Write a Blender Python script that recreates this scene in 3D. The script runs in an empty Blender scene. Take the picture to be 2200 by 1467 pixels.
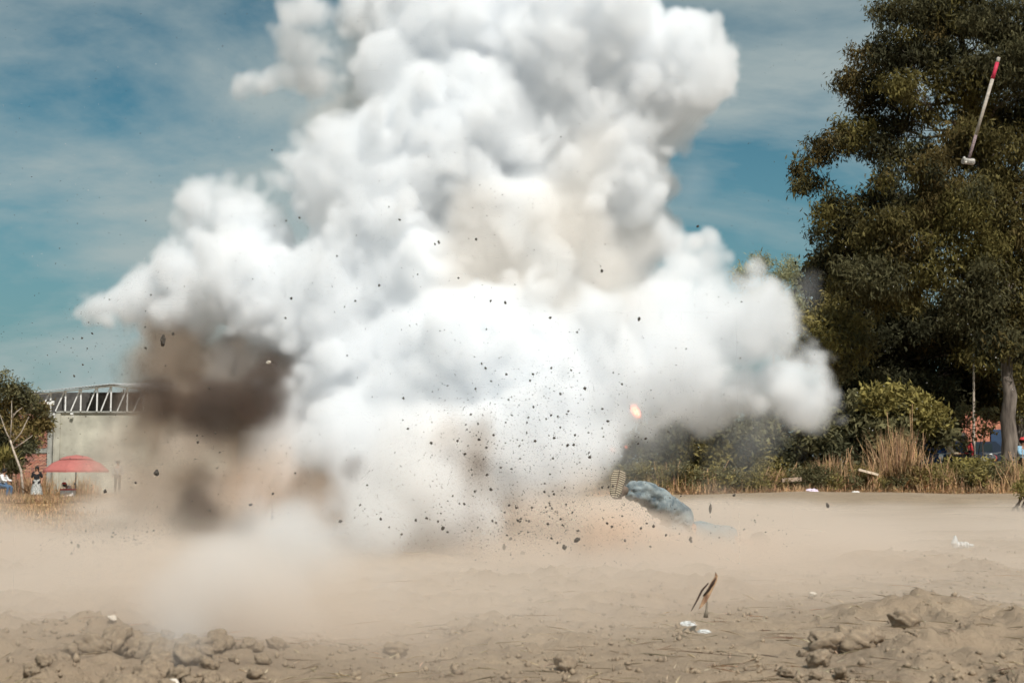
import bpy, math, random, time
import numpy as np
from mathutils import Vector, Matrix
sc = bpy.context.scene
col = sc.collection
R = math.radians
T0 = time.time()
# ------------------------------------------------------------------ camera
CAMZ = 0.9
FP = 3055.6                       # focal length in photo pixels (2200 wide)
PITCH = math.atan(282 / FP)
cam = bpy.data.cameras.new('camera')
co = bpy.data.objects.new('camera', cam); col.objects.link(co); sc.camera = co
cam.lens = 50; cam.sensor_width = 36; cam.clip_start = .1; cam.clip_end = 6000
co.location = (0, 0, CAMZ); co.rotation_euler = (math.pi / 2 + PITCH, 0, 0)

# ------------------------------------------------------------------ sky, sun, exposure
EL, AZ = R(50), R(157)            # sun above and behind the camera, to its right
w = bpy.data.worlds.new('World'); sc.world = w; w.use_nodes = True
nt = w.node_tree; N = nt.nodes.new; L = nt.links.new
bg = nt.nodes['Background']
sk = N('ShaderNodeTexSky'); sk.sky_type = 'NISHITA'; sk.sun_disc = False
sk.sun_elevation = EL; sk.sun_rotation = AZ
sk.altitude = 2000; sk.air_density = 1.0; sk.dust_density = 0.3; sk.ozone_density = 1.0
def wmath(op, a, b=None):
    q = N('ShaderNodeMath'); q.operation = op
    for k, v in ((0, a), (1, b)):
        if v is None: continue
        if isinstance(v, (int, float)): q.inputs[k].default_value = v
        else: L(v, q.inputs[k])
    return q.outputs[0]
tc = N('ShaderNodeTexCoord'); sep = N('ShaderNodeSeparateXYZ'); L(tc.outputs['Generated'], sep.inputs[0])
den = wmath('ADD', wmath('MAXIMUM', sep.outputs[2], 0.0), 0.40)
cmb = N('ShaderNodeCombineXYZ')
L(wmath('DIVIDE', sep.outputs[0], den), cmb.inputs[0]); L(wmath('DIVIDE', sep.outputs[1], den), cmb.inputs[1])
mp = N('ShaderNodeMapping'); mp.inputs['Rotation'].default_value = (0, 0, R(28)); mp.inputs['Scale'].default_value = (1.5, 2.6, 1)
mp.inputs['Location'].default_value = (3.1, 1.35, 0)
L(cmb.outputs[0], mp.inputs[0])
n1 = N('ShaderNodeTexNoise'); n1.inputs['Scale'].default_value = 1.15; n1.inputs['Detail'].default_value = 8
n1.inputs['Roughness'].default_value = .58; n1.inputs['Distortion'].default_value = .35
L(mp.outputs[0], n1.inputs['Vector'])
cr = N('ShaderNodeValToRGB'); cr.color_ramp.elements[0].position = .375; cr.color_ramp.elements[1].position = .57
cr.color_ramp.elements[0].color = (0, 0, 0, 1); cr.color_ramp.elements[1].color = (.8, .8, .8, 1)
L(n1.outputs[0], cr.inputs[0])
tint = N('ShaderNodeMix'); tint.data_type = 'RGBA'; tint.blend_type = 'MULTIPLY'; tint.inputs[0].default_value = 1
tint.inputs[7].default_value = (.40, .70, .59, 1)
L(sk.outputs[0], tint.inputs[6])
mx = N('ShaderNodeMix'); mx.data_type = 'RGBA'
mx.inputs[7].default_value = (4.2, 4.8, 4.7, 1)
hzm = N('ShaderNodeMix'); hzm.data_type = 'RGBA'; hzm.inputs[7].default_value = (1.75, 2.75, 2.9, 1)
hf = N('ShaderNodeMapRange'); hf.interpolation_type = 'SMOOTHSTEP'; hf.inputs[1].default_value = .26; hf.inputs[2].default_value = .0; hf.inputs[3].default_value = 0; hf.inputs[4].default_value = .92
L(sep.outputs[2], hf.inputs[0]); L(hf.outputs[0], hzm.inputs[0]); L(tint.outputs[2], hzm.inputs[6])
L(cr.outputs[0], mx.inputs[0]); L(hzm.outputs[2], mx.inputs[6]); L(mx.outputs[2], bg.inputs[0])
bg.inputs[1].default_value = .10
sun = bpy.data.lights.new('sun', 'SUN'); sun.energy = 4.8; sun.angle = R(.5); sun.color = (1, .955, .89)
so = bpy.data.objects.new('sun', sun); col.objects.link(so)
sd = Vector((math.sin(AZ) * math.cos(EL), math.cos(AZ) * math.cos(EL), math.sin(EL)))
so.rotation_euler = sd.to_track_quat('Z', 'Y').to_euler()
vs = sc.view_settings; vs.view_transform = 'Standard'; vs.look = 'None'; vs.gamma = 1; vs.use_curve_mapping = False
vs.exposure = 0.0
cam.dof.use_dof = True; cam.dof.focus_distance = 17; cam.dof.aperture_fstop = 4.0
cy = sc.cycles; cy.use_denoising = True
cy.max_bounces = 32; cy.volume_bounces = 30; cy.volume_step_rate = 1.5; cy.use_adaptive_sampling = True; cy.adaptive_threshold = .03; cy.adaptive_min_samples = 16; cy.diffuse_bounces = 3; cy.glossy_bounces = 2
cy.transmission_bounces = 3; cy.transparent_max_bounces = 12; cy.caustics_reflective = False; cy.caustics_refractive = False

# ------------------------------------------------------------------ helpers
def P(px, py, y):
    """the world point at depth y (metres ahead) that the photograph shows at px, py"""
    u = (px - 1100) / FP; v = (733.5 - py) / FP
    dy = math.cos(PITCH) - v * math.sin(PITCH); dz = math.sin(PITCH) + v * math.cos(PITCH)
    return Vector((u / dy * y, y, CAMZ + dz / dy * y))
def tag(o, label=None, cat=None, group=None, kind=None):
    if label: o['label'] = label
    if cat: o['category'] = cat
    if group: o['group'] = group
    if kind: o['kind'] = kind
    return o
def empty(name, loc, rz=0, **k):
    o = bpy.data.objects.new(name, None); col.objects.link(o); o.location = loc; o.rotation_euler = (0, 0, rz)
    o.empty_display_size = .2
    return tag(o, **k)
def link(name, me, parent=None, **k):
    o = bpy.data.objects.new(name, me); col.objects.link(o)
    if parent: o.parent = parent
    return tag(o, **k)
def copy_tree(o, parent=None):
    c = o.copy(); col.objects.link(c); c.parent = parent
    for ch in list(o.children): copy_tree(ch, c)
    return c
def material(name, c, rough=.85, var=.25, scale=8, c2=None, bump=0, metal=0, trans=0, spec=.3, attr=None):
    m = bpy.data.materials.new(name); m.use_nodes = True; nt = m.node_tree; b = nt.nodes['Principled BSDF']
    b.inputs['Roughness'].default_value = rough; b.inputs['Metallic'].default_value = metal
    b.inputs['Specular IOR Level'].default_value = spec
    tx = nt.nodes.new('ShaderNodeTexNoise'); tx.inputs['Scale'].default_value = scale; tx.inputs['Detail'].default_value = 5
    tcn = nt.nodes.new('ShaderNodeTexCoord'); nt.links.new(tcn.outputs['Object'], tx.inputs['Vector'])
    rp = nt.nodes.new('ShaderNodeValToRGB')
    a = c2 or tuple(v * (1 - var) for v in c); d = c if c2 else tuple(min(1, v * (1 + var)) for v in c)
    rp.color_ramp.elements[0].color = (*a, 1); rp.color_ramp.elements[1].color = (*d, 1)
    rp.color_ramp.elements[0].position = .32; rp.color_ramp.elements[1].position = .68
    nt.links.new(tx.outputs[0], rp.inputs[0]); out = rp.outputs[0]
    if attr:
        at = nt.nodes.new('ShaderNodeAttribute'); at.attribute_name = attr
        mm = nt.nodes.new('ShaderNodeMix'); mm.data_type = 'RGBA'; mm.blend_type = 'MULTIPLY'; mm.inputs[0].default_value = 1
        nt.links.new(out, mm.inputs[6]); nt.links.new(at.outputs[0], mm.inputs[7]); out = mm.outputs[2]
    nt.links.new(out, b.inputs['Base Color'])
    if bump:
        bm_ = nt.nodes.new('ShaderNodeBump'); bm_.inputs['Strength'].default_value = bump; bm_.inputs['Distance'].default_value = .02
        tb = nt.nodes.new('ShaderNodeTexNoise'); tb.inputs['Scale'].default_value = scale * 4; tb.inputs['Detail'].default_value = 6
        nt.links.new(tcn.outputs['Object'], tb.inputs['Vector'])
        nt.links.new(tb.outputs[0], bm_.inputs['Height']); nt.links.new(bm_.outputs[0], b.inputs['Normal'])
    if trans:
        tr = nt.nodes.new('ShaderNodeBsdfTranslucent'); ms = nt.nodes.new('ShaderNodeMixShader'); ms.inputs[0].default_value = trans
        nt.links.new(out, tr.inputs[0]); nt.links.new(b.outputs[0], ms.inputs[1]); nt.links.new(tr.outputs[0], ms.inputs[2])
        nt.links.new(ms.outputs[0], nt.nodes['Material Output'].inputs[0])
    return m
class MB:
    def __init__(s): s.v = []; s.f = []
    def add(s, vs_, fs):
        k = len(s.v); s.v += [tuple(v) for v in vs_]; s.f += [tuple(i + k for i in f) for f in fs]; return s
    def box(s, c, size, rot=None):
        c = Vector(c); h = [q / 2 for q in size]; rot = rot or Matrix.Identity(3)
        vs_ = [c + rot @ Vector((x * h[0], y * h[1], z * h[2])) for x in (-1, 1) for y in (-1, 1) for z in (-1, 1)]
        return s.add(vs_, [(0, 1, 3, 2), (4, 6, 7, 5), (0, 4, 5, 1), (2, 3, 7, 6), (0, 2, 6, 4), (1, 5, 7, 3)])
    def tube(s, pts, rad, n=8):
        pts = [Vector(p) for p in pts]
        if isinstance(rad, (int, float)): rad = [rad] * len(pts)
        rings = []; up = None
        for i, p in enumerate(pts):
            d = (pts[min(i + 1, len(pts) - 1)] - pts[max(i - 1, 0)]).normalized()
            if up is None: up = d.orthogonal().normalized()
            up = (up - d * up.dot(d))
            up = up.normalized() if up.length > 1e-6 else d.orthogonal().normalized()
            q = d.cross(up); rings.append([p + (up * math.cos(a) + q * math.sin(a)) * rad[i] for a in [2 * math.pi * j / n for j in range(n)]])
        vs_ = [v for r in rings for v in r]; fs = []
        for i in range(len(pts) - 1):
            for j in range(n):
                a = i * n + j; b = i * n + (j + 1) % n; fs.append((a, b, b + n, a + n))
        fs.append(tuple(range(n - 1, -1, -1))); fs.append(tuple(range(len(vs_) - n, len(vs_))))
        return s.add(vs_, fs)
    def torus(s, c, R_, r, axis='X', n=24, k=8):
        vs_ = []; fs = []
        for i in range(n):
            a = 2 * math.pi * i / n
            for j in range(k):
                b = 2 * math.pi * j / k; rr = R_ + r * math.cos(b); t = r * math.sin(b)
                v = (rr * math.cos(a), t, rr * math.sin(a)) if axis == 'Y' else (t, rr * math.cos(a), rr * math.sin(a))
                vs_.append(Vector(c) + Vector(v))
                fs.append((i * k + j, i * k + (j + 1) % k, ((i + 1) % n) * k + (j + 1) % k, ((i + 1) % n) * k + j))
        return s.add(vs_, fs)
    def ball(s, c, r, n=10, m=7, sq=(1, 1, 1)):
        c = Vector(c); vs_ = [c + Vector((0, 0, r * sq[2]))]; fs = []
        for i in range(1, m):
            t = math.pi * i / m
            for j in range(n):
                a = 2 * math.pi * j / n
                vs_.append(c + Vector((r * sq[0] * math.sin(t) * math.cos(a), r * sq[1] * math.sin(t) * math.sin(a), r * sq[2] * math.cos(t))))
        vs_.append(c - Vector((0, 0, r * sq[2])))
        for j in range(n): fs.append((0, 1 + j, 1 + (j + 1) % n))
        for i in range(m - 2):
            for j in range(n):
                a = 1 + i * n + j; b = 1 + i * n + (j + 1) % n; fs.append((a, a + n, b + n, b))
        e = len(vs_) - 1
        for j in range(n): fs.append((e, e - n + (j + 1) % n, e - n + j))
        return s.add(vs_, fs)
    def mesh(s, name, mat, smooth=False):
        me = bpy.data.meshes.new(name); me.from_pydata(s.v, [], s.f)
        if mat: me.materials.append(mat)
        if smooth: me.polygons.foreach_set('use_smooth', [True] * len(me.polygons))
        me.update(); return me
    def build(s, name, mat, parent=None, smooth=False, **k):
        return link(name, s.mesh(name, mat, smooth), parent, **k)
def quads_mesh(name, V, nv, mat, colors=None):
    """V: (n, nv, 3) polygons, one per leaf"""
    n = len(V); me = bpy.data.meshes.new(name)
    me.vertices.add(n * nv); me.vertices.foreach_set('co', V.astype(np.float32).ravel())
    me.loops.add(n * nv); me.loops.foreach_set('vertex_index', np.arange(n * nv, dtype=np.int32))
    me.polygons.add(n); me.polygons.foreach_set('loop_start', np.arange(0, n * nv, nv, dtype=np.int32))
    me.update(calc_edges=True); me.materials.append(mat)
    if colors is not None:
        at = me.attributes.new('tint', 'FLOAT_COLOR', 'FACE')
        at.data.foreach_set('color', np.concatenate([colors, np.ones((n, 1))], 1).astype(np.float32).ravel())
    return me
rng = np.random.default_rng(11); rnd = random.Random(4)
def hash2(i, j, s):
    h = np.sin(i * 127.1 + j * 311.7 + s * 74.7) * 43758.5453
    return h - np.floor(h)
def vn2(x, y, s=0):
    i = np.floor(x); j = np.floor(y); f = x - i; g = y - j; f = f * f * (3 - 2 * f); g = g * g * (3 - 2 * g)
    return (hash2(i, j, s) * (1 - f) + hash2(i + 1, j, s) * f) * (1 - g) + (hash2(i, j + 1, s) * (1 - f) + hash2(i + 1, j + 1, s) * f) * g
def ss(a, b, x): t = np.clip((x - a) / (b - a), 0, 1); return t * t * (3 - 2 * t)

# ------------------------------------------------------------------ ground
def height(x, y, fine=True):
    x = np.asarray(x, float); y = np.asarray(y, float)
    h = .28 * ss(0, 4, x) * ss(24, 43, y) + .42 * ss(0, 4, x) * ss(46, 55, y)
    h = h - .45 * ss(4, 12, -x) * ss(25, 65, y)
    h = h + .10 * (vn2(x * .35, y * .35, 3) - .5) + .05 * (vn2(x * .9, y * .9, 4) - .5)
    # low ridge of clods across the near left
    rid = np.exp(-((y - (7.0 + .12 * (x + 2.5))) / .55) ** 2) * ss(-.2, -1.6, x)
    h = h + .10 * rid
    if fine:
        k = ss(26, 12, y)
        rough = .55 + .9 * ss(.35, .7, vn2(x * .8, y * .6, 9))
        def bil(sx, s): return np.abs(vn2(x * sx, y * sx * .9, s) - .5) * 2
        h = h + k * rough * (.050 * (1 - bil(2.3, 5)) ** 2 + .032 * (1 - bil(5.1, 6)) ** 1.5 + .030 * bil(9.3, 7) * (vn2(x * 2.1, y * 2.1, 12) > .0) + .020 * vn2(x * 19, y * 19, 8) + .010 * vn2(x * 41, y * 41, 13)) - .03 * k
    return h
def hz(x, y): return float(height(x, y))
soil = material('soil', (.36, .275, .188), .95, 0, 1.3, c2=(.235, .178, .125))
def soil_tune():
    nt = soil.node_tree; L_ = nt.links.new; b = nt.nodes['Principled BSDF']; N_ = nt.nodes.new
    t1 = [n for n in nt.nodes if n.type == 'TEX_NOISE'][0]; t1.inputs['Roughness'].default_value = .75; t1.inputs['Detail'].default_value = 11; t1.inputs['Scale'].default_value = 2.2
    tcn = [n for n in nt.nodes if n.type == 'TEX_COORD'][0]
    hs = []
    for sc_, dist, st in ((26, .030, .8), (90, .010, .7)):
        t = N_('ShaderNodeTexNoise'); t.inputs['Scale'].default_value = sc_; t.inputs['Detail'].default_value = 6; t.inputs['Roughness'].default_value = .65; L_(tcn.outputs['Object'], t.inputs['Vector'])
        bb = N_('ShaderNodeBump'); bb.inputs['Distance'].default_value = dist; bb.inputs['Strength'].default_value = st; L_(t.outputs[0], bb.inputs['Height'])
        if hs: L_(hs[-1].outputs[0], bb.inputs['Normal'])
        hs.append(bb)
    L_(hs[-1].outputs[0], b.inputs['Normal'])
soil_tune()
rows = np.concatenate([np.array([-40, -15, -4, 0, 3]), np.geomspace(4.6, 30, 430), np.geomspace(30.5, 110, 90), np.geomspace(120, 3500, 14)])
cols = np.linspace(-1, 1, 620)
YY = np.repeat(rows[:, None], len(cols), 1); XX = cols[None, :] * (np.abs(rows) * .52 + 2.4)[:, None]
XX[:5] = cols[None, :] * 40; 
XX[rows > 110] *= 2
ZZ = height(XX, YY)
V = np.stack([XX, YY, ZZ], -1).reshape(-1, 3); nr, nc = XX.shape
I = np.arange(nr * nc).reshape(nr, nc)
F = np.stack([I[:-1, :-1], I[:-1, 1:], I[1:, 1:], I[1:, :-1]], -1).reshape(-1, 4)
me = bpy.data.meshes.new('ground'); me.vertices.add(len(V)); me.vertices.foreach_set('co', V.astype(np.float32).ravel())
me.loops.add(F.size); me.loops.foreach_set('vertex_index', F.astype(np.int32).ravel())
me.polygons.add(len(F)); me.polygons.foreach_set('loop_start', np.arange(0, F.size, 4, dtype=np.int32))
me.polygons.foreach_set('use_smooth', np.ones(len(F), bool)); me.update(calc_edges=True); me.materials.append(soil)
link('ground', me, kind='structure')
far = MB().add([(-4000, -4000, -1.2), (4000, -4000, -1.2), (4000, 4500, -1.2), (-4000, 4500, -1.2)], [(0, 1, 2, 3)])
far.build('terrain', soil, kind='structure')

# ------------------------------------------------------------------ foliage
def leafmat(name, c, trans=.25):
    return material(name, c, .75, .35, .9, trans=trans, spec=.08, attr='tint')
def leaves(clumps, per_m2, L_, W_, droop, mat, name, parent, spray=.55, palette=None, y_flat=1.0, hollow=.55, seed=0, **k):
    """clumps: (centre Vector, radius, tint index); sprays of leaves fill the outer part of each clump"""
    g = np.random.default_rng(seed + 1); out = []; cl = []
    pal = np.array(palette or [(1, 1, 1)])
    for c, r, t in clumps:
        ns = max(5, int(4 * math.pi * r * r * per_m2))
        d = g.normal(size=(ns, 3)); d /= np.linalg.norm(d, axis=1)[:, None]
        lump = .72 + .38 * np.abs(np.sin(d[:, 0] * 5 + c.x * 3) * np.cos(d[:, 2] * 6 + c.z * 2))
        rad = r * (hollow + (1 - hollow) * g.random(ns) ** .6) * lump
        ctr = np.array(c)[None] + d * rad[:, None] * np.array([1, y_flat, .88])
        nl = 16; tot = ns * nl
        base = np.repeat(ctr, nl, 0) + g.normal(size=(tot, 3)) * spray * np.array([.42, .42, .36])
        ax = g.normal(size=(tot, 3)); ax[:, 2] -= droop; ax /= np.linalg.norm(ax, axis=1)[:, None]
        sd_ = np.cross(ax, g.normal(size=(tot, 3))); sd_ /= np.linalg.norm(sd_, axis=1)[:, None]
        ln = L_ * (.6 + .8 * g.random(tot))[:, None]; wd = W_ * (.6 + .8 * g.random(tot))[:, None]
        out.append(np.stack([base, base + ax * ln * .45 + sd_ * wd, base + ax * ln, base + ax * ln * .45 - sd_ * wd], 1))
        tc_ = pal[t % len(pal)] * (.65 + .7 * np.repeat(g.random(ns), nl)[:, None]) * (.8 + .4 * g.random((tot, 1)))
        cl.append(tc_)
    me = quads_mesh(name, np.concatenate(out), 4, mat, np.clip(np.concatenate(cl), 0, 3))
    return link(name, me, parent, **k)
def wob(a, b, n, amp, seed):
    g = random.Random(seed); pts = []
    for i in range(n + 1):
        t = i / n; p = a.lerp(b, t); s = math.sin(math.pi * t) * amp
        pts.append(p + Vector((g.uniform(-s, s), g.uniform(-s, s), g.uniform(-s, s) * .5)))
    return pts
bark = material('eucalyptus_bark', (.24, .20, .165), .9, 0, 3.0, c2=(.055, .043, .036), bump=.8)
for n_ in [n for n in bark.node_tree.nodes if n.type == 'TEX_NOISE']:
    mpn = bark.node_tree.nodes.new('ShaderNodeMapping'); mpn.inputs['Scale'].default_value = (2.2, 2.2, .35)
    tcn_ = [n for n in bark.node_tree.nodes if n.type == 'TEX_COORD'][0]
    bark.node_tree.links.new(tcn_.outputs['Object'], mpn.inputs[0]); bark.node_tree.links.new(mpn.outputs[0], n_.inputs['Vector'])
bark_pale = material('pale_bark', (.45, .38, .31), .9, .3, 6, bump=.5)
bark_dark = material('dark_bark', (.10, .075, .058), .95, .3, 5, bump=.5)
euca = leafmat('eucalyptus_leaves', (.076, .070, .034))
shrubm = leafmat('shrub_leaves', (.155, .142, .070))
palem = leafmat('pale_leaves', (.34, .34, .20), .4)
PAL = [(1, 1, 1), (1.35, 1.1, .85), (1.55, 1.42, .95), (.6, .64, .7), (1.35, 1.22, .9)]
def tree(name, label, depth, clumps, trunk, tr, per, L_, W_, mat, pal=PAL, limb=12, group='eucalyptus trees at the field edge', bk=None, seed=1, droop=1.2, hollow=.5, depth_spread=2.2, spray=.5, jit=1.0):
    s = FP / depth
    bx, by, z0 = trunk[0]
    base = P(bx, by, depth); base.z = height(base.x, base.y, False).item() - .05
    root = empty(name, base, label=label, cat='tree', group=group)
    g = random.Random(seed); cc = []; sub = []
    for q in clumps:
        px, py, r = q[:3]; t = q[3] if len(q) > 3 else 0
        dd = g.uniform(-1, 1) * depth_spread * jit + (q[4] if len(q) > 4 else 0)
        c_ = P(px, py, depth + dd) - base; R_ = r / s
        cc.append((c_, R_ * .72, t))
        for _ in range(7 if r > 34 else 4):
            d_ = Vector((g.gauss(0, 1), g.gauss(0, .8), g.gauss(0, .9))).normalized() * R_ * g.uniform(.5, .95)
            sub.append((c_ + d_, R_ * g.uniform(.22, .48), t if g.random() < .55 else g.choice((0, 0, 3, 4, 2, 1))))
    pts = [Vector((0, 0, 0))] + [P(px, py, depth + dz) - base for px, py, dz in trunk[1:]]
    m = MB(); rs = [tr * (1.25 if i == 0 else 1 - .75 * i / (len(pts) - 1)) for i in range(len(pts))]
    dense = []; dr = []
    for i in range(len(pts) - 1):
        for k in range(4):
            t = k / 4; dense.append(pts[i].lerp(pts[i + 1], t) + Vector((g.uniform(-.05, .05), g.uniform(-.05, .05), 0)) * (1 if i + k else 0))
            dr.append((rs[i] * (1 - t) + rs[i + 1] * t) * g.uniform(.94, 1.06))
    dense.append(pts[-1]); dr.append(rs[-1] * .8)
    m.tube(dense, dr, 12); m.build('trunk', bk or bark, root, True)
    order = sorted(cc, key=lambda q: -q[1])[:limb]
    for c, r, t in order:
        a = min(dense, key=lambda p: (p - c).length + (3 if p.z > c.z - .2 else 0)); i = dense.index(a)
        mid = a.lerp(c, .55); mid.z -= .1 * (c - a).length
        pp = wob(a, mid, 3, .15, i) + wob(mid, c + (c - a).normalized() * r * .3, 3, .2, i + 9)[1:]
        b0 = min(dr[i] * .5, .03 + .014 * (c - a).length)
        bm = MB(); bm.tube(pp, [b0 * (1 - .8 * j / (len(pp) - 1)) for j in range(len(pp))], 6)
        for k in range(5):
            e = c + Vector((g.gauss(0, 1), g.gauss(0, 1), g.gauss(0, .8))).normalized() * r * .85
            bm.tube(wob(pp[3], e, 3, .12, k), [b0 * .35, b0 * .25, b0 * .15, b0 * .06], 4)
        bm.build('branch', bk or bark, root, True)
    leaves(cc + sub, per, L_ * .92, W_ * .80, droop, mat, 'crown', root, palette=pal, seed=seed, hollow=hollow, spray=spray)
    return root
A = [(2160, 40, 110, 0), (2060, 20, 110, 3), (1960, 15, 60, 0), (1905, 30, 38, 0), (1990, 110, 64, 3), (1925, 120, 60, 3), (1865, 130, 48, 1), (1825, 165, 36, 1), (1850, 215, 34, 1), (1905, 200, 50, 3),
     (1945, 190, 50, 2), (2050, 180, 100, 2), (2160, 170, 100, 0), (2120, 260, 90, 3), (2210, 100, 90, 0), (2230, 230, 90, 3),
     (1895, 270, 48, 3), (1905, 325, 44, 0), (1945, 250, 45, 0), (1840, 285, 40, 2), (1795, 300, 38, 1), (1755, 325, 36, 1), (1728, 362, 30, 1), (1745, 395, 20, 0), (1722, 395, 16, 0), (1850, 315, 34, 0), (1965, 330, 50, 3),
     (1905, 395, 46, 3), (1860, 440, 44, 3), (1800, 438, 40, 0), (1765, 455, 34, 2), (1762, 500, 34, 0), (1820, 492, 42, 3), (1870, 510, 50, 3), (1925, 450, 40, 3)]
B = [(2060, 320, 72, 1), (2150, 320, 80, 4), (2015, 350, 50, 1), (2120, 420, 110, 4), (2000, 430, 85, 1), (2210, 420, 80, 2), (1935, 480, 70, 4), (1880, 530, 60, 4), (2040, 530, 115, 2), (2160, 550, 105, 2), (1950, 590, 95, 4),
     (2080, 640, 90, 0), (1860, 600, 60, 0), (2200, 640, 60, 4), (2180, 690, 46, 3, -1.2), (2135, 700, 46, 4, -1), (2195, 750, 36, 3, -1.2), (2120, 750, 36, 3, -1), (2160, 720, 34, 0, -1.4)]
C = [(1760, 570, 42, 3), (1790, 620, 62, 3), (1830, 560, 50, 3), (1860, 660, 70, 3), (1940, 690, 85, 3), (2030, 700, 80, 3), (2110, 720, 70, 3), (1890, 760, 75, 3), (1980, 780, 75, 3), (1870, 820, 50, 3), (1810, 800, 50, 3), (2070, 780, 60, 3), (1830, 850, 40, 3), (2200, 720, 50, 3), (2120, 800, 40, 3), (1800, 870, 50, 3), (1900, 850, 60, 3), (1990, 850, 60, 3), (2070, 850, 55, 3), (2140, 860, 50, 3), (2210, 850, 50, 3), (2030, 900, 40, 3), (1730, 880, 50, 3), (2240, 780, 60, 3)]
D = [(1740, 690, 45, 2), (1790, 680, 50, 4), (1760, 740, 50, 2), (1830, 720, 50, 4), (1725, 760, 40, 0), (1800, 770, 40, 0), (1850, 745, 40, 0)]
tree('eucalyptus_tree', 'tallest dark eucalyptus reaching past the top, with a drooping limb out over the sky', 58, A, [(2184, 985, 0), (2182, 700, 0), (2130, 420, .5), (2080, 150, .8), (2050, 10, .8)], .36, 7.0, .26, .040, euca, seed=3, limb=20, droop=1.4)
tree('eucalyptus_tree', 'olive and rust tinged eucalyptus with a peeling grey trunk, behind the flying hammer', 51, B, [(2165, 985, 0), (2168, 850, 0), (2160, 700, .2), (2135, 620, .5), (2110, 480, .5), (2100, 350, 0)], .26, 8, .25, .038, euca, seed=5, limb=10, droop=1.4, depth_spread=1.6)
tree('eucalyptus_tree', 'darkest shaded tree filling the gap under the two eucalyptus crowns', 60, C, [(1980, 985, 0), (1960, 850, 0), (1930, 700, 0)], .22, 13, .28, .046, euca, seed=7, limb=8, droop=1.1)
tree('small_tree', 'olive green small tree just beside the right puff of smoke', 53, D, [(1790, 985, 0), (1785, 850, 0), (1780, 720, 0)], .13, 9, .24, .036, shrubm, seed=9, limb=6, group='small trees behind the shrubs', droop=.8, depth_spread=1)
Epl = [(1600, 590, 30, 0), (1640, 575, 34, 0), (1690, 590, 36, 0), (1715, 625, 34, 0), (1660, 630, 44, 0), (1620, 645, 34, 0), (1700, 680, 44, 0), (1670, 720, 40, 0), (1610, 700, 40, 0)]
tree('feathery_tree', 'pale yellow green feathery tree with thin upright twigs above the smoke', 72, Epl, [(1670, 985, 0), (1665, 830, 0), (1660, 700, 0), (1655, 600, 0)], .07, 8.0, .24, .026, palem, pal=[(1, 1, 1)], seed=13, limb=9, group='small trees behind the shrubs', bk=bark_pale, droop=-.9, hollow=.15, depth_spread=1, spray=.45)
tree('small_tree', 'bright green slim tree right of the peeling trunk, cut by the frame edge', 57, [(2195, 800, 45, 2), (2205, 870, 40, 2), (2190, 740, 30, 0)], [(2200, 985, 0), (2200, 850, 0), (2200, 760, 0)], .08, 8, .22, .035, shrubm, seed=14, limb=3, group='small trees behind the shrubs', droop=.6, depth_spread=.6)
# slim pale trunk deeper in the shade
m = MB(); b0 = P(2092, 985, 56); b0.z = hz(b0.x, b0.y) - .05
sl = empty('sapling', b0, label='thin pale leafless sapling stem in the shade left of the peeling trunk', cat='tree')
m.tube([P(2092, q, 56) - b0 if q < 985 else Vector((0, 0, 0)) for q in (985, 930, 870, 800, 760)], [.06, .055, .05, .04, .02], 7); m.build('trunk', bark_pale, sl, True)

def shrub(label, depth, clumps, per=13, L_=.21, W_=.040, mat=shrubm, seed=1, pal=PAL, stems=6, spray=.32, cat='shrub', group='leafy shrubs along the far side of the field', droop=.1, name='shrub', hollow=.45):
    s = FP / depth
    cx = sum(q[0] for q in clumps) / len(clumps); base = P(cx, 1050, depth); base.z = hz(base.x, base.y) - .03
    root = empty(name, base, label=label, cat=cat, group=group); g = random.Random(seed)
    cc = [(P(q[0], q[1], depth + g.uniform(-.6, .6)) - base, q[2] / s, q[3] if len(q) > 3 else 0) for q in clumps]
    for k in range(stems):
        c = cc[k % len(cc)][0]; a = Vector((c.x * .5 + g.uniform(-.3, .3), g.uniform(-.3, .3), 0))
        bm = MB(); bm.tube(wob(a, c, 4, .08, k), [.035, .028, .02, .014, .008], 5); bm.build('stem', bark_dark, root, True)
    leaves(cc, per, L_, W_, droop, mat, 'foliage', root, palette=pal, seed=seed, spray=spray, hollow=hollow)
    return root
shrub('big dark leafed shrub, highest of the hedge, left of the dry reeds', 47.5, [(1890, 860, 45, 2), (1940, 870, 50, 2), (1850, 890, 52, 0), (1985, 900, 48, 2), (1900, 930, 66, 0), (1820, 930, 48, 0), (1950, 960, 56, 3), (1860, 990, 52, 3), (2020, 930, 34, 0), (1925, 1010, 40, 3)], seed=21, L_=.24, W_=.045)
shrub('shrub half veiled by smoke just under the rightmost white puff', 47.5, [(1770, 900, 34, 0), (1745, 940, 50, 0), (1790, 970, 46, 3), (1710, 980, 42, 3), (1760, 1015, 38, 4)], seed=22)
shrub('bluish green shrub whose top fades into drifting smoke', 47, [(1640, 880, 44, 0), (1700, 890, 40, 3), (1650, 925, 44, 0), (1600, 935, 44, 0), (1680, 970, 40, 3), (1620, 985, 48, 4), (1570, 975, 42, 0), (1660, 1020, 34, 4), (1590, 1025, 30, 4)], seed=23)
shrub('low olive shrub behind the fallen man, leftmost one clear of the smoke', 46.5, [(1440, 945, 46, 3), (1450, 900, 40, 0), (1540, 885, 44, 0), (1500, 930, 38, 0), (1540, 930, 34, 0), (1480, 975, 40, 4), (1530, 985, 42, 4), (1445, 985, 30, 4), (1490, 1020, 32, 4), (1430, 1020, 26, 1)], seed=24, per=15)
shrub('faint shrub hidden in smoke behind the raised boot sole', 47, [(1400, 930, 34), (1360, 960, 40), (1300, 950, 40), (1400, 985, 34), (1340, 1005, 30), (1250, 970, 36)], seed=25)
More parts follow.
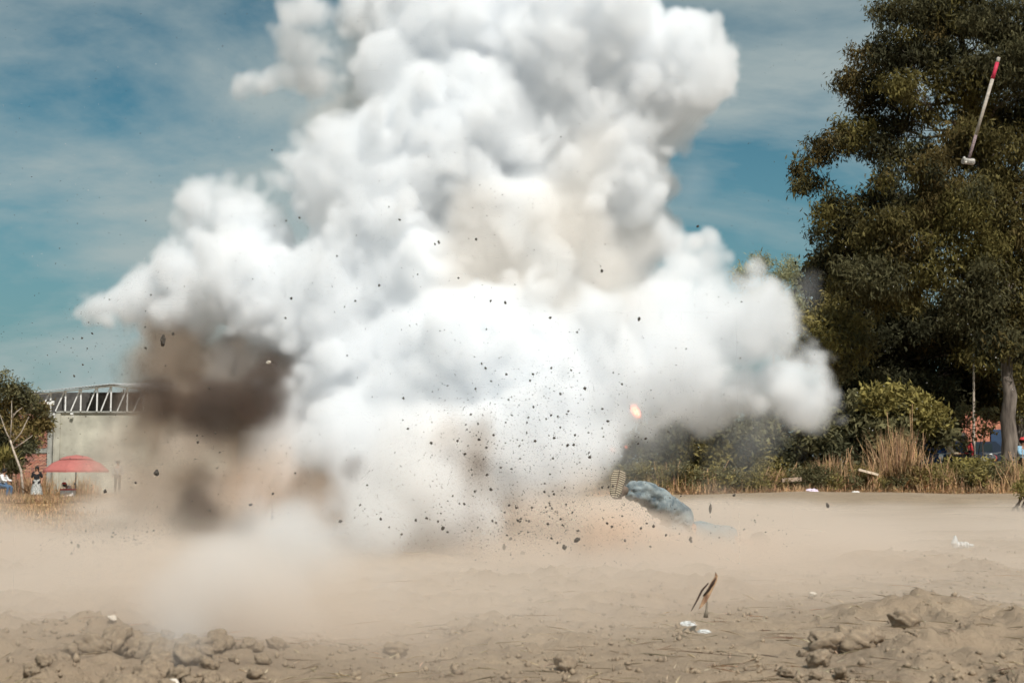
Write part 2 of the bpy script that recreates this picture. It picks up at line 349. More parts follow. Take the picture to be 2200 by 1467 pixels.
shrub('weedy shrub around the blue tarp and the parked motorcycles', 46.5, [(2060, 1000, 26, 2), (2110, 1005, 28, 2), (2160, 1015, 26, 0), (2080, 1035, 24, 4), (2135, 1040, 22, 4), (2190, 1030, 24, 1), (2030, 1030, 26, 4)], seed=26, per=9)
shrub('thin twiggy shrub between the blue tarp and the peeling trunk', 53, [(2080, 890, 32, 0), (2050, 920, 28, 0), (2110, 930, 26, 1), (2125, 880, 26, 0), (2060, 955, 22, 0)], seed=27, per=3.0)
shrub('small bright green weed at the very right edge of the bare soil', 30, [(2192, 1045, 18, 2), (2205, 1060, 20, 2)], seed=28, L_=.11, W_=.012, stems=3, spray=.1, droop=-.6, group='low weeds', name='weed', per=30)
# left tree with bare forked stem in front
Lc = [(10, 830, 34, 0), (50, 850, 36, 0), (80, 872, 22, 0), (25, 890, 44, 1), (70, 915, 36, 1), (88, 905, 18, 0), (0, 940, 40, 3), (50, 960, 34, 3), (-30, 880, 45, 0), (-40, 960, 50, 3), (10, 990, 30, 3), (75, 950, 22, 3)]
tree('small_tree', 'bushy olive and brown tree in front of the brick wall at left', 74, Lc, [(20, 1060, 0), (22, 980, 0), (25, 900, 0)], .16, 8, .24, .04, shrubm, seed=31, limb=5, group='trees by the brick building', droop=.5, depth_spread=1, spray=.4)
b0 = P(52, 1065, 71); b0.z = hz(b0.x, b0.y) - .05
bt = empty('bare_tree', b0, label='leafless forked pale stem in front of the bushy tree at left', cat='tree', group='trees by the brick building')
def q(px, py): return P(px, py, 71) - b0
MB().tube([Vector((0, 0, 0)), q(45, 1010), q(28, 965), q(22, 945)], [.07, .06, .05, .045], 7).build('trunk', bark_pale, bt, True)
for pl in ([q(22, 945), q(12, 925), q(0, 890)], [q(22, 945), q(25, 900), q(25, 860)], [q(24, 955), q(45, 930), q(62, 895)], [q(25, 900), q(35, 885), q(48, 875)], [q(28, 965), q(50, 950), q(70, 935)]):
    MB().tube(pl, [.04, .025, .01], 5).build('branch', bark_pale, bt, True)

# dry stalks and grass -------------------------------------------------
straw = material('dry_straw', (.45, .29, .155), .8, .4, 2, trans=.2, attr='tint')
def blades(name, pts, hts, wid, lean, mat, seed=0, parent=None, kink=True, **k):
    g = np.random.default_rng(seed); n = len(pts); base = np.array(pts)
    a = g.random(n) * math.tau; ln = np.abs(g.normal(size=n)) * lean + (0 if kink else 1.0)
    h = np.array(hts); tip = base + np.stack([np.cos(a) * ln * h, np.sin(a) * ln * h, h * np.sqrt(np.clip(1 - ln ** 2, .1 if kink else .004, 1))], 1)
    mid = (base + tip) / 2 + np.stack([np.zeros(n), np.zeros(n), h * .08], 1)
    wv = np.stack([np.cos(a + 1.57), np.sin(a + 1.57) * .3, np.zeros(n)], 1); wv[:, 0] = np.where(np.abs(wv[:, 0]) < .5, .7, wv[:, 0]); wv = wv * wid * .5
    V_ = np.stack([base - wv, base + wv, mid + wv * .8, tip, mid - wv * .8], 1)
    cl = (np.array([(1, 1, 1)]) * (.5 + .9 * g.random((n, 1)))) * (1 + g.normal(size=(n, 3)) * .06)
    return link(name, quads_mesh(name, V_, 5, mat, np.clip(cl, 0, 3)), parent, **k)
def tuft(label, px, depth, wpx, hpx, n, seed, by=1052, lean=.42, group='clumps of dry reed stalks'):
    g = random.Random(seed); s = FP / depth; c = P(px, by, depth); c.z = hz(c.x, c.y)
    root = empty('dry_reeds', c, label=label, cat='dry plant', group=group); n = int(n * 1.3)
    pts = []; hh = []
    for i in range(n):
        dx = g.gauss(0, wpx / s / 3); pts.append((dx, g.uniform(-.6, .6), -.03)); hh.append(hpx / s * g.uniform(.25, 1) * (1 - .25 * min(1, abs(dx) / (wpx / s))))
    blades('stalks', pts, hh, .030, lean, straw, seed, root)
    # a few bent woody canes that stand out singly
    for i in range(5):
        a = Vector((g.gauss(0, wpx / s / 4), -.6, 0)); hgt = hpx / s * g.uniform(.7, 1.15); tip = a + Vector((g.uniform(-.5, .5), 0, hgt))
        MB().tube(wob(a, tip, 4, .06, i), [.018, .016, .013, .01, .006], 5).build('cane', cane, root, True)
    return root
cane = material('dry_cane', (.42, .26, .14), .8, .25, 4)
tuft('widest orange clump of dry stalks in the middle of the hedge foot', 1790, 45, 75, 95, 420, 1)
tuft('tallest upright clump of golden dry reeds under the big shrub', 1930, 45, 70, 165, 520, 2)
tuft('short dry stalks behind the fallen man', 1520, 45, 70, 60, 260, 3)
tuft('sparse dry stalks at the hedge foot under the bluish shrub', 1660, 45, 60, 60, 200, 4)
tuft('dry stalks spread left of the golden reeds', 1860, 44.8, 80, 70, 260, 21)
tuft('dry stalks between the golden reeds and the motorcycles', 2020, 44.6, 70, 75, 260, 22)
tuft('dry stalks below the parked motorcycles', 2110, 44.5, 70, 50, 320, 5)
tuft('dry stalks beside the foot of the peeling trunk', 2175, 44.5, 40, 95, 150, 6)
tuft('thin dry stalks fading into dust beside the raised boot', 1420, 45, 40, 70, 90, 7)
g = random.Random(3)
pts = []; hh = []
for i in range(9000):      # fringe along the far field edge
    x = g.uniform(2.5, 18); y = 43.6 + abs(g.gauss(0, 1.1)); pts.append((x, y, hz(x, y))); hh.append(g.uniform(.08, .6) * (.4 + g.random()) * (1 if vn2(x * .7, 3, 61) > .45 else .45))
blades('dry_grass_fringe', pts, hh, .018, .95, straw, 8, kind='stuff', label='ragged fringe of short dry grass at the hedge foot')
# green-brown weeds mixed in
leaves([(Vector((x, 44.6 + g.uniform(-.5, .8), hz(x, 45) + g.uniform(.1, .6))), g.uniform(.25, .5), g.choice([0, 4, 4, 1])) for x in np.linspace(2.5, 17.5, 90)], 16, .12, .020, -.2, shrubm, 'undergrowth', None, palette=PAL, seed=77, spray=.2, kind='stuff', label='tangled low green and brown undergrowth at the hedge foot')
pts = []; hh = []
while len(pts) < 42000:    # dry grass at left, from near the dust to the brick wall
    y = 20 + 55 * g.random() ** .8; x = -y * .375 + g.random() * (6.8 + .10 * (y - 20)) - 1.0
    if x > -y * .36 + (2.2 + (y - 20) * .075) + 1.2 * math.sin(y * .7) * .3: continue
    tall = .15 if y < 60 else .45
    if vn2(x * .8, y * .5, 40) < .32 and y < 60: continue
    pts.append((x, y, hz(x, y))); hh.append(tall * g.uniform(.3, 1.1))
blades('dry_grass', pts, hh, .02, 1.3, straw, 9, kind='stuff', label='trampled golden dry grass in front of the brick building')
tuft('tall dry weeds behind the woman in the pale apron', 78, 72, 60, 75, 420, 11, by=1072)
tuft('tall dry weeds at the far left edge behind the seated man', 15, 72, 60, 70, 380, 12, by=1072)
tuft('tall dry weeds under the pink parasol', 175, 73.5, 60, 60, 300, 13, by=1072)
shrub('grey green agave-like weed clump at the foot of the left tree', 72, [(15, 985, 20, 2), (-10, 1000, 26, 2), (30, 1010, 18, 0)], seed=41, L_=.5, W_=.03, droop=-1.6, per=6, cat='plant', group='low weeds', name='weed', stems=2, spray=.2)

# ------------------------------------------------------------------ brick building with truss roof (left)
plaster = material('cement_plaster', (.40, .385, .32), .9, .34, .7, bump=.3)
concrete = material('concrete', (.30, .30, .27), .9, .25, 2, bump=.3)
mortar = material('mortar', (.30, .24, .20), .95, .2, 4)
brickm = [material('brick_red', (.40, .17, .12), .9, .3, 9), material('brick_pale', (.46, .24, .17), .9, .3, 9), material('brick_brown', (.30, .15, .12), .9, .3, 9)]
white_steel = material('white_painted_steel', (.78, .78, .76), .5, .08, 3)
roofm = material('galvanised_roof_sheet', (.72, .75, .76), .4, .08, 2, metal=.2)
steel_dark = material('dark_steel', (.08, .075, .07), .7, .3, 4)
YB = 86; sB = FP / YB
bo = P(137, 1060, YB); bo.z = hz(bo.x, bo.y)
bld = empty('brick_building', bo, label='unfinished brick and cement building with a white steel truss roof', cat='building')
def B_(px, py, dy=0): v = P(px, py, YB) - bo; return Vector((v.x, dy, v.z))
ztop = B_(0, 887).z
x_l = B_(20, 0).x; x_c = B_(137, 0).x; x_r = B_(520, 0).x
MB().box(((x_l + x_c) / 2, .22, ztop / 2), (x_c - x_l, .2, ztop)).build('wall', mortar, bld, label='mortar bed behind the red bricks')
MB().box(((x_c + x_r) / 2 + .15, .20, ztop / 2), (x_r - x_c, .3, ztop)).build('wall', plaster, bld, label='plain cement rendered wall')
MB().box((x_c - .02, 7, ztop / 2 - .01), (.3, 13, ztop - .02)).build('side_wall', mortar, bld)
MB().box((x_c - .02, .06, ztop / 2 + .02), (.26, .36, ztop + .04)).build('column', concrete, bld)
MB().box((x_c + .42, .01, ztop / 2), (.28, .10, ztop - .01)).build('column', plaster, bld, label='yellowish plastered pilaster')
zb = B_(0, 968).z
MB().box(((x_l + x_c) / 2 - .1, .10, zb), (x_c - x_l - .15, .16, .26)).build('beam', concrete, bld)
MB().box(((x_c + x_r) / 2 + .3, .1, ztop + .06), (x_r - x_c, .34, .1)).build('wall_cap', concrete, bld)
bmes = [MB().box((0, 0, 0), (.235, .07, .072)).mesh('brick', mm) for mm in brickm]
gb = random.Random(6); nb = 0; rest = MB(); zrow = .05; row = 0
while zrow < ztop - .05:
    if abs(zrow - zb) > .18:
        x = x_c - .17 - .12 - (.12 if row % 2 else 0)
        lim = B_(62, 0).x
        while x > lim:
            if nb < 300 and zrow > .9:
                o = bpy.data.objects.new('brick', gb.choice(bmes)); col.objects.link(o); o.parent = bld
                o.location = (x, .10 + gb.uniform(-.006, .006), zrow); nb += 1
            else: rest.box((x, .10, zrow), (.235, .07, .072))
            x -= .25
    zrow += .092; row += 1
rest.build('lower_bricks', brickm[1], bld, kind='stuff')
# roof: sheet and truss. Apex at px 240, eaves at left px 60
def bar(name, a, b, w_, mat=white_steel, dep=.06):
    d = (b - a); rot = d.to_track_quat('Z', 'Y').to_matrix()
    return MB().box((a + b) / 2, (w_, dep, d.length), rot).build(name, mat, bld)
ap = B_(245, 826); el = B_(60, 846); er = B_(430, 846)
def bk_(v, up):      # the sheet climbs a little towards the back
    t = 1 - min(1, abs(v.x - ap.x) / abs(el.x - ap.x)); return Vector((v.x, 14, v.z + .98 + .35 * (1 - t) + up))
for sgn, e in ((0, el), (1, er)):
    m = MB(); n = 26
    for i in range(n):
        for (t0, t1, up) in ((i / n, (i + .5) / n, .03), ((i + .5) / n, (i + 1) / n, 0)):
            a = e.lerp(ap, t0); b = e.lerp(ap, t1)
            m.add([a + Vector((0, -.5, up)), b + Vector((0, -.5, up)), bk_(b, up), bk_(a, up),
                   a + Vector((0, -.5, up + .02)), b + Vector((0, -.5, up + .02)), bk_(b, up + .02), bk_(a, up + .02)],
                  [(0, 1, 2, 3), (7, 6, 5, 4), (0, 4, 5, 1), (1, 5, 6, 2), (2, 6, 7, 3), (3, 7, 4, 0)])
    m.build('roof_sheet', roofm, bld)
fas = [(el, ap), (ap, er)]
for a, b in fas: bar('rafter', a + Vector((0, -.2, -.1)), b + Vector((0, -.2, -.1)), .20)
xs = [103, 136, 167, 199, 233, 262, 296, 330, 362]
def ztopline(px):
    if px < 245: t = (px - 60) / 185; return el.lerp(ap, t).z - .1
    t = (px - 245) / 185; return ap.lerp(er, t).z - .1
for i, px in enumerate(xs):
    x = B_(px, 0).x; bar('truss_post', Vector((x, -.12, ztop + .1)), Vector((x, -.12, ztopline(px))), .075)
    if i:
        xp = B_(px - 21, 0).x; 
        bar('truss_diagonal', Vector((xp, -.08, ztop + .1)), Vector((B_(px - 2, 0).x, -.08, ztopline(px - 2))), .065)
for k in range(1, 5):      # further frames and purlins inside
    y = k * 2.6
    for i, px in enumerate(xs):
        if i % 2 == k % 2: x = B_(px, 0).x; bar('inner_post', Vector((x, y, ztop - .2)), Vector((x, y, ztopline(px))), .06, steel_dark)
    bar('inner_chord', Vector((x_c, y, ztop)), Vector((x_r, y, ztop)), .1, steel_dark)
MB().box(((x_c + x_r) / 2 - 3.5, 13.5, ztop + .7), (x_r - x_c + 7, .2, 2.6)).build('rear_shade_wall', steel_dark, bld)  # rear wall coloured dark to stand for the shade under the roof
MB().box(((B_(95, 0).x + x_c) / 2 - .1, .1, ztop + .35), (x_c - B_(95, 0).x, .2, .6)).build('parapet', material('old_brick_dark', (.16, .10, .08), .9, .4, 12), bld)
MB().box((x_c - .25 + .2, -.05, ztop + .62), (.42, .04, .22)).build('sign_plate', white_steel, bld)
for px, py in ((118, 890), (157, 889)):     # security floodlights
    v = B_(px, py, -.25); f = MB().box(v, (.16, .10, .1)); f.box(v + Vector((.04, .1, -.12)), (.04, .16, .16)); f.build('floodlight', white_steel, bld)

# house glimpsed through the trees on the right
ho = P(2105, 985, 66); ho.z = hz(ho.x, ho.y)
house = empty('house', ho, label='orange brick house glimpsed through twigs left of the peeling trunk', cat='building')
hb = material('orange_brick', (.48, .20, .13), .9, .3, 3)
MB().box((0, 2, 1.6), (5.2, 4, 3.2)).build('wall', hb, house)
MB().box((0, 2, 3.27), (5.5, 4.3, .14)).build('roof', concrete, house)
MB().box((-1.1, -.03, 1.5), (.9, .1, 1.1)).build('window', steel_dark, house); MB().box((1.0, -.03, 1.1), (.95, .1, 2.2)).build('door', material('blue_door', (.03, .06, .12), .6, .2, 3), house)

# ------------------------------------------------------------------ people
skin = material('skin', (.36, .19, .12), .6, .1, 6)
hairm = material('black_hair', (.015, .012, .011), .5, .3, 30)
def cloth(name, c, var=.2, scale=14, c2=None): return material(name, c, .9, var, scale, c2=c2, bump=.3)
def skinned(name, verts, edges, rad, mat, parent, sub=2, root=0, **k):
    me = bpy.data.meshes.new(name); me.from_pydata([tuple(v) for v in verts], edges, []); me.materials.append(mat)
    o = link(name, me, parent, **k)
    o.modifiers.new('skin', 'SKIN').use_smooth_shade = True
    for i, r in enumerate(rad):
        r = r if isinstance(r, tuple) else (r, r); me.skin_vertices[0].data[i].radius = r
        me.skin_vertices[0].data[i].use_root = (i == root)
    s = o.modifiers.new('sub', 'SUBSURF'); s.levels = s.render_levels = sub
    return o
STAND = dict(pelvis=(0, 0, .93), waist=(0, 0, 1.08), chest=(0, 0, 1.30), neck=(0, 0, 1.47), head=(0, -.02, 1.60), crown=(0, -.01, 1.68),
    shl=(.18, 0, 1.40), ell=(.25, .02, 1.12), wrl=(.24, -.12, .90), hal=(.23, -.17, .83), shr=(-.18, 0, 1.40), elr=(-.25, .02, 1.12), wrr=(-.24, -.12, .90), har=(-.23, -.17, .83),
    hil=(.10, 0, .88), knl=(.11, -.02, .49), anl=(.11, .02, .09), tol=(.12, -.15, .04), hir=(-.10, 0, .88), knr=(-.11, -.02, .49), anr=(-.11, .02, .09), tor=(-.12, -.15, .04))
SIT = dict(STAND, pelvis=(0, 0, .78), waist=(0, -.02, .93), chest=(0, -.05, 1.14), neck=(0, -.08, 1.31), head=(0, -.12, 1.44), crown=(0, -.11, 1.52),
    shl=(.18, -.06, 1.24), ell=(.26, -.18, 1.0), wrl=(.22, -.40, .98), hal=(.20, -.47, .98), shr=(-.18, -.06, 1.24), elr=(-.26, -.18, 1.0), wrr=(-.22, -.40, .98), har=(-.20, -.47, .98),
    hil=(.11, -.02, .76), knl=(.18, -.42, .68), anl=(.18, -.36, .24), tol=(.18, -.50, .2), hir=(-.11, -.02, .76), knr=(-.18, -.42, .68), anr=(-.18, -.36, .24), tor=(-.18, -.50, .2))
ORDER = ['pelvis', 'waist', 'chest', 'neck', 'head', 'crown', 'shl', 'ell', 'wrl', 'hal', 'shr', 'elr', 'wrr', 'har', 'hil', 'knl', 'anl', 'tol', 'hir', 'knr', 'anr', 'tor']
EDG = [(0, 1), (1, 2), (2, 3), (3, 4), (4, 5), (2, 6), (6, 7), (7, 8), (8, 9), (2, 10), (10, 11), (11, 12), (12, 13), (0, 14), (14, 15), (15, 16), (16, 17), (0, 18), (18, 19), (19, 20), (20, 21)]
RAD = [.13, .11, .13, .05, .085, .07, .06, .042, .03, .032, .06, .042, .03, .032, .085, .06, .04, .035, .085, .06, .04, .035]
def person(label, loc, rz, pose, top, bottom, scale=1, hair='short', group=None, shoes=None, sleeves=True, dress=None, hat=None):
    root = empty('person', loc, rz, label=label, cat='person', group=group); root.scale = (scale,) * 3
    V_ = [Vector(pose[k]) for k in ORDER]
    skinned('body', V_, EDG, RAD, skin, root)
    idx = [0, 1, 2, 6, 7, 10, 11] if not sleeves else [0, 1, 2, 6, 7, 8, 10, 11, 12]
    mp_ = {a: i for i, a in enumerate(idx)}; ed = [(mp_[a], mp_[b]) for a, b in EDG if a in mp_ and b in mp_]
    skinned('shirt', [V_[i] for i in idx], ed, [RAD[i] + .022 for i in idx], top, root)
    idx = [0, 14, 15, 16, 18, 19, 20]; mp_ = {a: i for i, a in enumerate(idx)}; ed = [(mp_[a], mp_[b]) for a, b in EDG if a in mp_ and b in mp_]
    skinned('trousers', [V_[i] for i in idx], ed, [RAD[i] + .022 for i in idx], bottom, root)
    for a, b in ((16, 17), (20, 21)):
        MB().tube([V_[a] + (V_[a] - V_[b]) * .35 + Vector((0, 0, -.03)), V_[a].lerp(V_[b], .6), V_[b] + (V_[b] - V_[a]) * .4], [.045, .05, .03], 8).build('shoe', shoes or steel_dark, root, True)
    h = V_[4]; m = MB()
    m.ball(h + Vector((0, .035, .035)), .115, 12, 8, (.95, 1, 1.02))
    if hair == 'long': m.ball(h + Vector((0, .09, -.08)), .10, 10, 7, (1, .6, 1.6))
    m.build('hair', hairm, root, True)
    f = MB()   # face: nose, eyes, ears
    f.box(h + Vector((0, -.105, -.01)), (.022, .03, .04)); f.build('nose', skin, root)
    e = MB(); e.ball(h + Vector((.033, -.088, .02)), .012, 6, 4); e.ball(h + Vector((-.033, -.088, .02)), .012, 6, 4); e.build('eyes', hairm, root)
    if hat: MB().tube([h + Vector((0, 0, .06)), h + Vector((0, 0, .10)), h + Vector((0, 0, .17))], [.135, .128, .07], 12).build('hat', hat, root, True)
    if dress:
        m = MB(); c = V_[1]; n = 18; prof = [(1.36, .10), (1.25, .13), (1.08, .145), (.9, .19), (.6, .26), (.3, .31)]; vs_ = []; fs = []
        for z, r in prof:
            for j in range(n):
                a = math.tau * j / n; rr = r * (1 + .07 * math.sin(a * 5) * (1.4 - z)); vs_.append((rr * math.cos(a), rr * math.sin(a) * .8, z))
        for i in range(len(prof) - 1):
            for j in range(n): fs.append((i * n + j, i * n + (j + 1) % n, (i + 1) * n + (j + 1) % n, (i + 1) * n + j))
        m.add(vs_, fs).build('dress', dress, root, True)
    return root
def on(px, d, dz=0): v = P(px, 1060, d); v.z = hz(v.x, v.y) + dz; return v
black_c = cloth('black_cloth', (.02, .02, .022)); white_c = cloth('white_cloth', (.75, .74, .72)); blue_c = cloth('denim_blue', (.05, .11, .20))
pat_c = cloth('patterned_pale_cloth', (.70, .70, .66), scale=26, c2=(.10, .11, .10)); red_c = cloth('red_cloth', (.55, .06, .06)); beige_c = cloth('beige_cloth', (.42, .34, .24))
lblue_c = cloth('light_blue_cloth', (.25, .42, .55))
person('woman with black hair in a long pale patterned dress standing left of the pink parasol', on(78, 70), R(10), STAND, black_c, black_c, .97, 'long', dress=pat_c, sleeves=False)
person('person cut by the left edge, sitting in a white shirt and blue jeans', on(4, 69), R(80), SIT, white_c, blue_c, .98)
person('person in white bending low under the pink parasol', on(150, 70.5, -.5), R(-60), dict(SIT, head=(0, -.3, 1.3), crown=(0, -.34, 1.36), neck=(0, -.2, 1.24)), white_c, red_c, .95, hat=red_c)
person('person in dark cap and grey top at the cement wall right of the parasol', on(252, 80, .3), 0, STAND, cloth('grey_cloth', (.25, .25, .24)), black_c, 1.0, hat=black_c)
person('man in a beige shirt sitting on a motorcycle beside the blue tarp', on(2042, 52.5), R(60), SIT, beige_c, black_c, 1.0, hat=black_c)
person('man in a black jacket sitting behind the one in beige', on(2062, 54), R(40), dict(SIT), black_c, blue_c, 1.02)
person('man in a red shirt and dark vest among the motorcycles', on(2078, 54.5), R(-20), STAND, red_c, black_c, .93)
person('person in light blue, cut by the right frame edge', on(2196, 51), R(30), SIT, lblue_c, black_c, 1.02, hat=red_c)
# parasol
pink = material('parasol_canvas', (.50, .17, .15), .8, .1, 3, trans=.25)
pb = on(162, 69)
par = empty('parasol', pb, label='large faded red market parasol with a vented top', cat='parasol')
def parasol_ring(zc, prof, n=8, name='canopy', sc_=1):
    vs_ = []; fs = []; k = 4; nn = n * k
    for r, z in prof:
        for j in range(nn):
            a = math.tau * j / nn; f = (j % k) / k; sag = 1 - .045 * math.sin(math.pi * f)
            vs_.append((r * math.cos(a) * sag, r * math.sin(a) * sag, z + .0))
    for i in range(len(prof) - 1):
        for j in range(nn): fs.append((i * nn + j, i * nn + (j + 1) % nn, (i + 1) * nn + (j + 1) % nn, (i + 1) * nn + j))
    return MB().add(vs_, fs).build(name, pink, par)
zt = (P(160, 977, 69) - pb).z; zr = (P(160, 1010, 69) - pb).z; rr = 70 / (FP / 69)
parasol_ring(0, [(.05, zt), (.5, zt - .07), (.85, zt - .20)], name='vent_canopy')
parasol_ring(0, [(.75, zt - .22), (1.15, zt - .38), (rr, zr), (rr * 1.005, zr - .09)])
MB().tube([(0, 0, -.1), (0, 0, zt)], .028, 8).build('pole', steel_dark, par)
for j in range(8):
    a = math.tau * j / 8; MB().tube([(0, 0, zt - .1), (rr * math.cos(a), rr * math.sin(a), zr)], .012, 5).build('rib', steel_dark, par)
c0 = on(146, 68.5); cart = empty('cooler_box', c0, label='white vendor cooler with a red lid under the parasol', cat='cooler')
MB().box((0, 0, .28), (.6, .4, .5)).build('box', white_c, cart); MB().box((0, 0, .56), (.64, .44, .07)).build('lid', red_c, cart)

# motorcycles
chrome = material('bare_metal', (.5, .5, .5), .3, .1, 5, metal=.8); rubber = material('rubber', (.02, .02, .02), .8, .2, 10)
def motorcycle(label, loc, rz, paint):
    root = empty('motorcycle', loc, rz, label=label, cat='motorcycle', group='motorcycles parked behind the hedge')
    for x in (-.62, .66):
        w_ = MB().torus((x, 0, .30), .26, .05, 'Y').build('tyre', rubber, root, True)
        r_ = MB().torus((x, 0, .30), .20, .02, 'Y')
        for k in range(6): a = math.pi * k / 6; r_.tube([(x - .2 * math.cos(a), 0, .3 - .2 * math.sin(a)), (x + .2 * math.cos(a), 0, .3 + .2 * math.sin(a))], .007, 4)
        r_.build('wheel_rim', chrome, root)
    MB().tube([(.66, 0, .3), (.5, 0, .75), (.42, 0, .98)], .03, 8).build('fork', chrome, root)
    MB().tube([(.40, -.36, 1.02), (.44, -.1, .98), (.44, .1, .98), (.40, .36, 1.02)], .015, 6).build('handlebar', chrome, root)
    MB().ball((.16, 0, .80), .2, 12, 8, (1.3, .7, .65)).build('tank', paint, root, True)
    MB().tube([(.0, 0, .78), (-.35, 0, .78), (-.7, 0, .86)], [.09, .11, .07], 8).build('seat', black_c, root, True)
    MB().box((.0, 0, .42), (.42, .24, .32)).build('engine', chrome, root); MB().tube([(.1, .14, .3), (-.4, .16, .28), (-.8, .16, .36)], [.03, .035, .045], 8).build('exhaust', chrome, root)
    MB().ball((.54, 0, .88), .09, 10, 6).build('headlight', white_steel, root, True)
    MB().box((.66, 0, .62), (.36, .10, .03)).build('front_mudguard', paint, root)
    return root
motorcycle('dark motorcycle under the man in beige', on(2046, 52.5), R(-150), black_c)
motorcycle('white motorcycle with its front wheel turned towards the field', on(2112, 52), R(-60), white_steel)
motorcycle('red motorcycle parked just left of the peeling trunk', on(2138, 53), R(-120), red_c)
# blue tarp and dark truck tail behind
tarpm = material('blue_tarp', (.012, .05, .16), .5, .2, 3); m = MB(); vs_ = []; fs = []; nx, nz = 14, 8
tp = on(2010, 53.5)
for i in range(nx):
    for j in range(nz):
        vs_.append((i * .17 - 1.1, .10 * math.sin(i * 1.3 + j * .6) - .12 * j / nz, .25 + j * .17 - .02 * abs(i - 7)))
for i in range(nx - 1):
    for j in range(nz - 1): fs.append((i * nz + j, (i + 1) * nz + j, (i + 1) * nz + j + 1, i * nz + j + 1))
tar = empty('tarp', tp, label='deep blue tarpaulin hung between poles behind the hedge', cat='tarp')
m.add(vs_, fs).build('sheet', tarpm, tar, True)
for x in (-1.1, 1.1): MB().tube([(x, .05, 0), (x, .05, 1.6)], .025, 6).build('pole', steel_dark, tar)
ca = on(2095, 57.5); van = empty('parked_car', ca, R(12), label='dark car parked behind the motorcycles', cat='car')
m = MB()
prof = [(-1.9, .35), (-1.95, .85), (-1.6, .95), (-1.1, 1.42), (.5, 1.45), (1.1, .98), (1.85, .85), (1.9, .35)]
vs_ = [(x, s * .8, z) for s in (-1, 1) for x, z in prof]; k = len(prof)
m.add(vs_, [tuple(range(k)), tuple(range(2 * k - 1, k - 1, -1))] + [(i, i + k, (i + 1) % k + k, (i + 1) % k) for i in range(k)]).build('body', material('dark_car_paint', (.02, .03, .05), .35, .1, 3), van)
MB().box((-.3, 0, 1.2), (1.3, 1.62, .3)).build('window', material('dark_glass', (.02, .03, .035), .1, .1, 3), van)
for x in (-1.2, 1.2):
    for y in (-.78, .78): MB().torus((x, y, .32), .23, .09, 'Y').build('wheel', rubber, van, True)

# ------------------------------------------------------------------ the thrown man, mostly swallowed by dust
jean = cloth('grey_blue_jeans', (.25, .285, .285), .35, 14, c2=(.08, .11, .13)); sole_m = material('dusty_boot_sole', (.42, .36, .27), .9, .1, 12); sole_d = material('boot_rubber_dark', (.13, .11, .085), .9, .2, 12)
D0 = 14.0
mb = P(1450, 1190, D0 + .4); mb.z = hz(mb.x, mb.y)
man = empty('person', mb, label='man thrown on his back in grey blue jeans, one striped boot sole raised', cat='person')
def mq(px, py, dy=0): return P(px, py, D0 + dy) - mb
hip = mq(1472, 1146, .6); hl = mq(1452, 1110, .5); kn = mq(1400, 1066, .30); an = mq(1346, 1050, .15)
hr = mq(1450, 1165, .4); kr = mq(1405, 1140, .05); ar = mq(1350, 1175, -.1)
chest = mq(1560, 1168, .8); neck = mq(1600, 1170, .9); head = mq(1625, 1170, .95); s1 = mq(1572, 1150, 1.0); s2 = mq(1565, 1185, .6)
e1 = mq(1535, 1150, 1.0); w1 = mq(1505, 1160, .9); e2 = mq(1530, 1200, .5); w2 = mq(1490, 1195, .4)
body = [hip, chest, neck, head, s1, e1, w1, s2, e2, w2, hl, kn, an, hr, kr, ar]
edm = [(0, 1), (1, 2), (2, 3), (1, 4), (4, 5), (5, 6), (1, 7), (7, 8), (8, 9), (0, 10), (10, 11), (11, 12), (0, 13), (13, 14), (14, 15)]
skinned('body', body, edm, [.095, .10, .055, .1, .06, .045, .032, .06, .045, .032, .09, .062, .042, .09, .062, .042], skin, man)
skinned('shirt', [hip, hip.lerp(chest, .5), chest, s1, e1, w1, s2, e2, w2], [(0, 1), (1, 2), (2, 3), (3, 4), (4, 5), (2, 6), (6, 7), (7, 8)], [.18, .19, .19, .10, .07, .05, .10, .07, .05], cloth('slate_blue_shirt', (.12, .22, .27)), man)
skinned('trousers', [hip, hl, kn, an, hr, kr, ar], [(0, 1), (1, 2), (2, 3), (0, 4), (4, 5), (5, 6)], [.18, .14, .125, .09, .13, .10, .075], jean, man, 3)
for tp_ in man.children:
    if tp_.name.startswith('trousers'):
        tx = bpy.data.textures.new('folds', 'MARBLE'); tx.noise_scale = .12; tx.turbulence = 9; tx.marble_type = 'SHARP'; d_ = tp_.modifiers.new('folds', 'DISPLACE'); d_.texture = tx; d_.strength = .055; d_.texture_coords = 'LOCAL'
for wv, sg in ((w1, 1), (w2, -1)):     # hands with five bent fingers
    V_ = [wv, wv + Vector((-.05, 0, .02))]; E_ = [(0, 1)]; Rr = [.028, .035]
    for k in range(5):
        a = V_[1] + Vector((-.02, (k - 2) * .02, .005)); ln_ = (.04, .05, .055, .05, .035)[k] * .5
        i0 = len(V_); V_ += [a, a + Vector((-ln_, (k - 2) * .004, .01)), a + Vector((-ln_ * 1.8, (k - 2) * .006, -.008))]; E_ += [(1, i0), (i0, i0 + 1), (i0 + 1, i0 + 2)]; Rr += [.012, .010, .008]
    skinned('hand', V_, E_, Rr, skin, man, 1)
MB().ball(head + Vector((.03, 0, .02)), .115, 12, 8).build('hair', hairm, man, True)
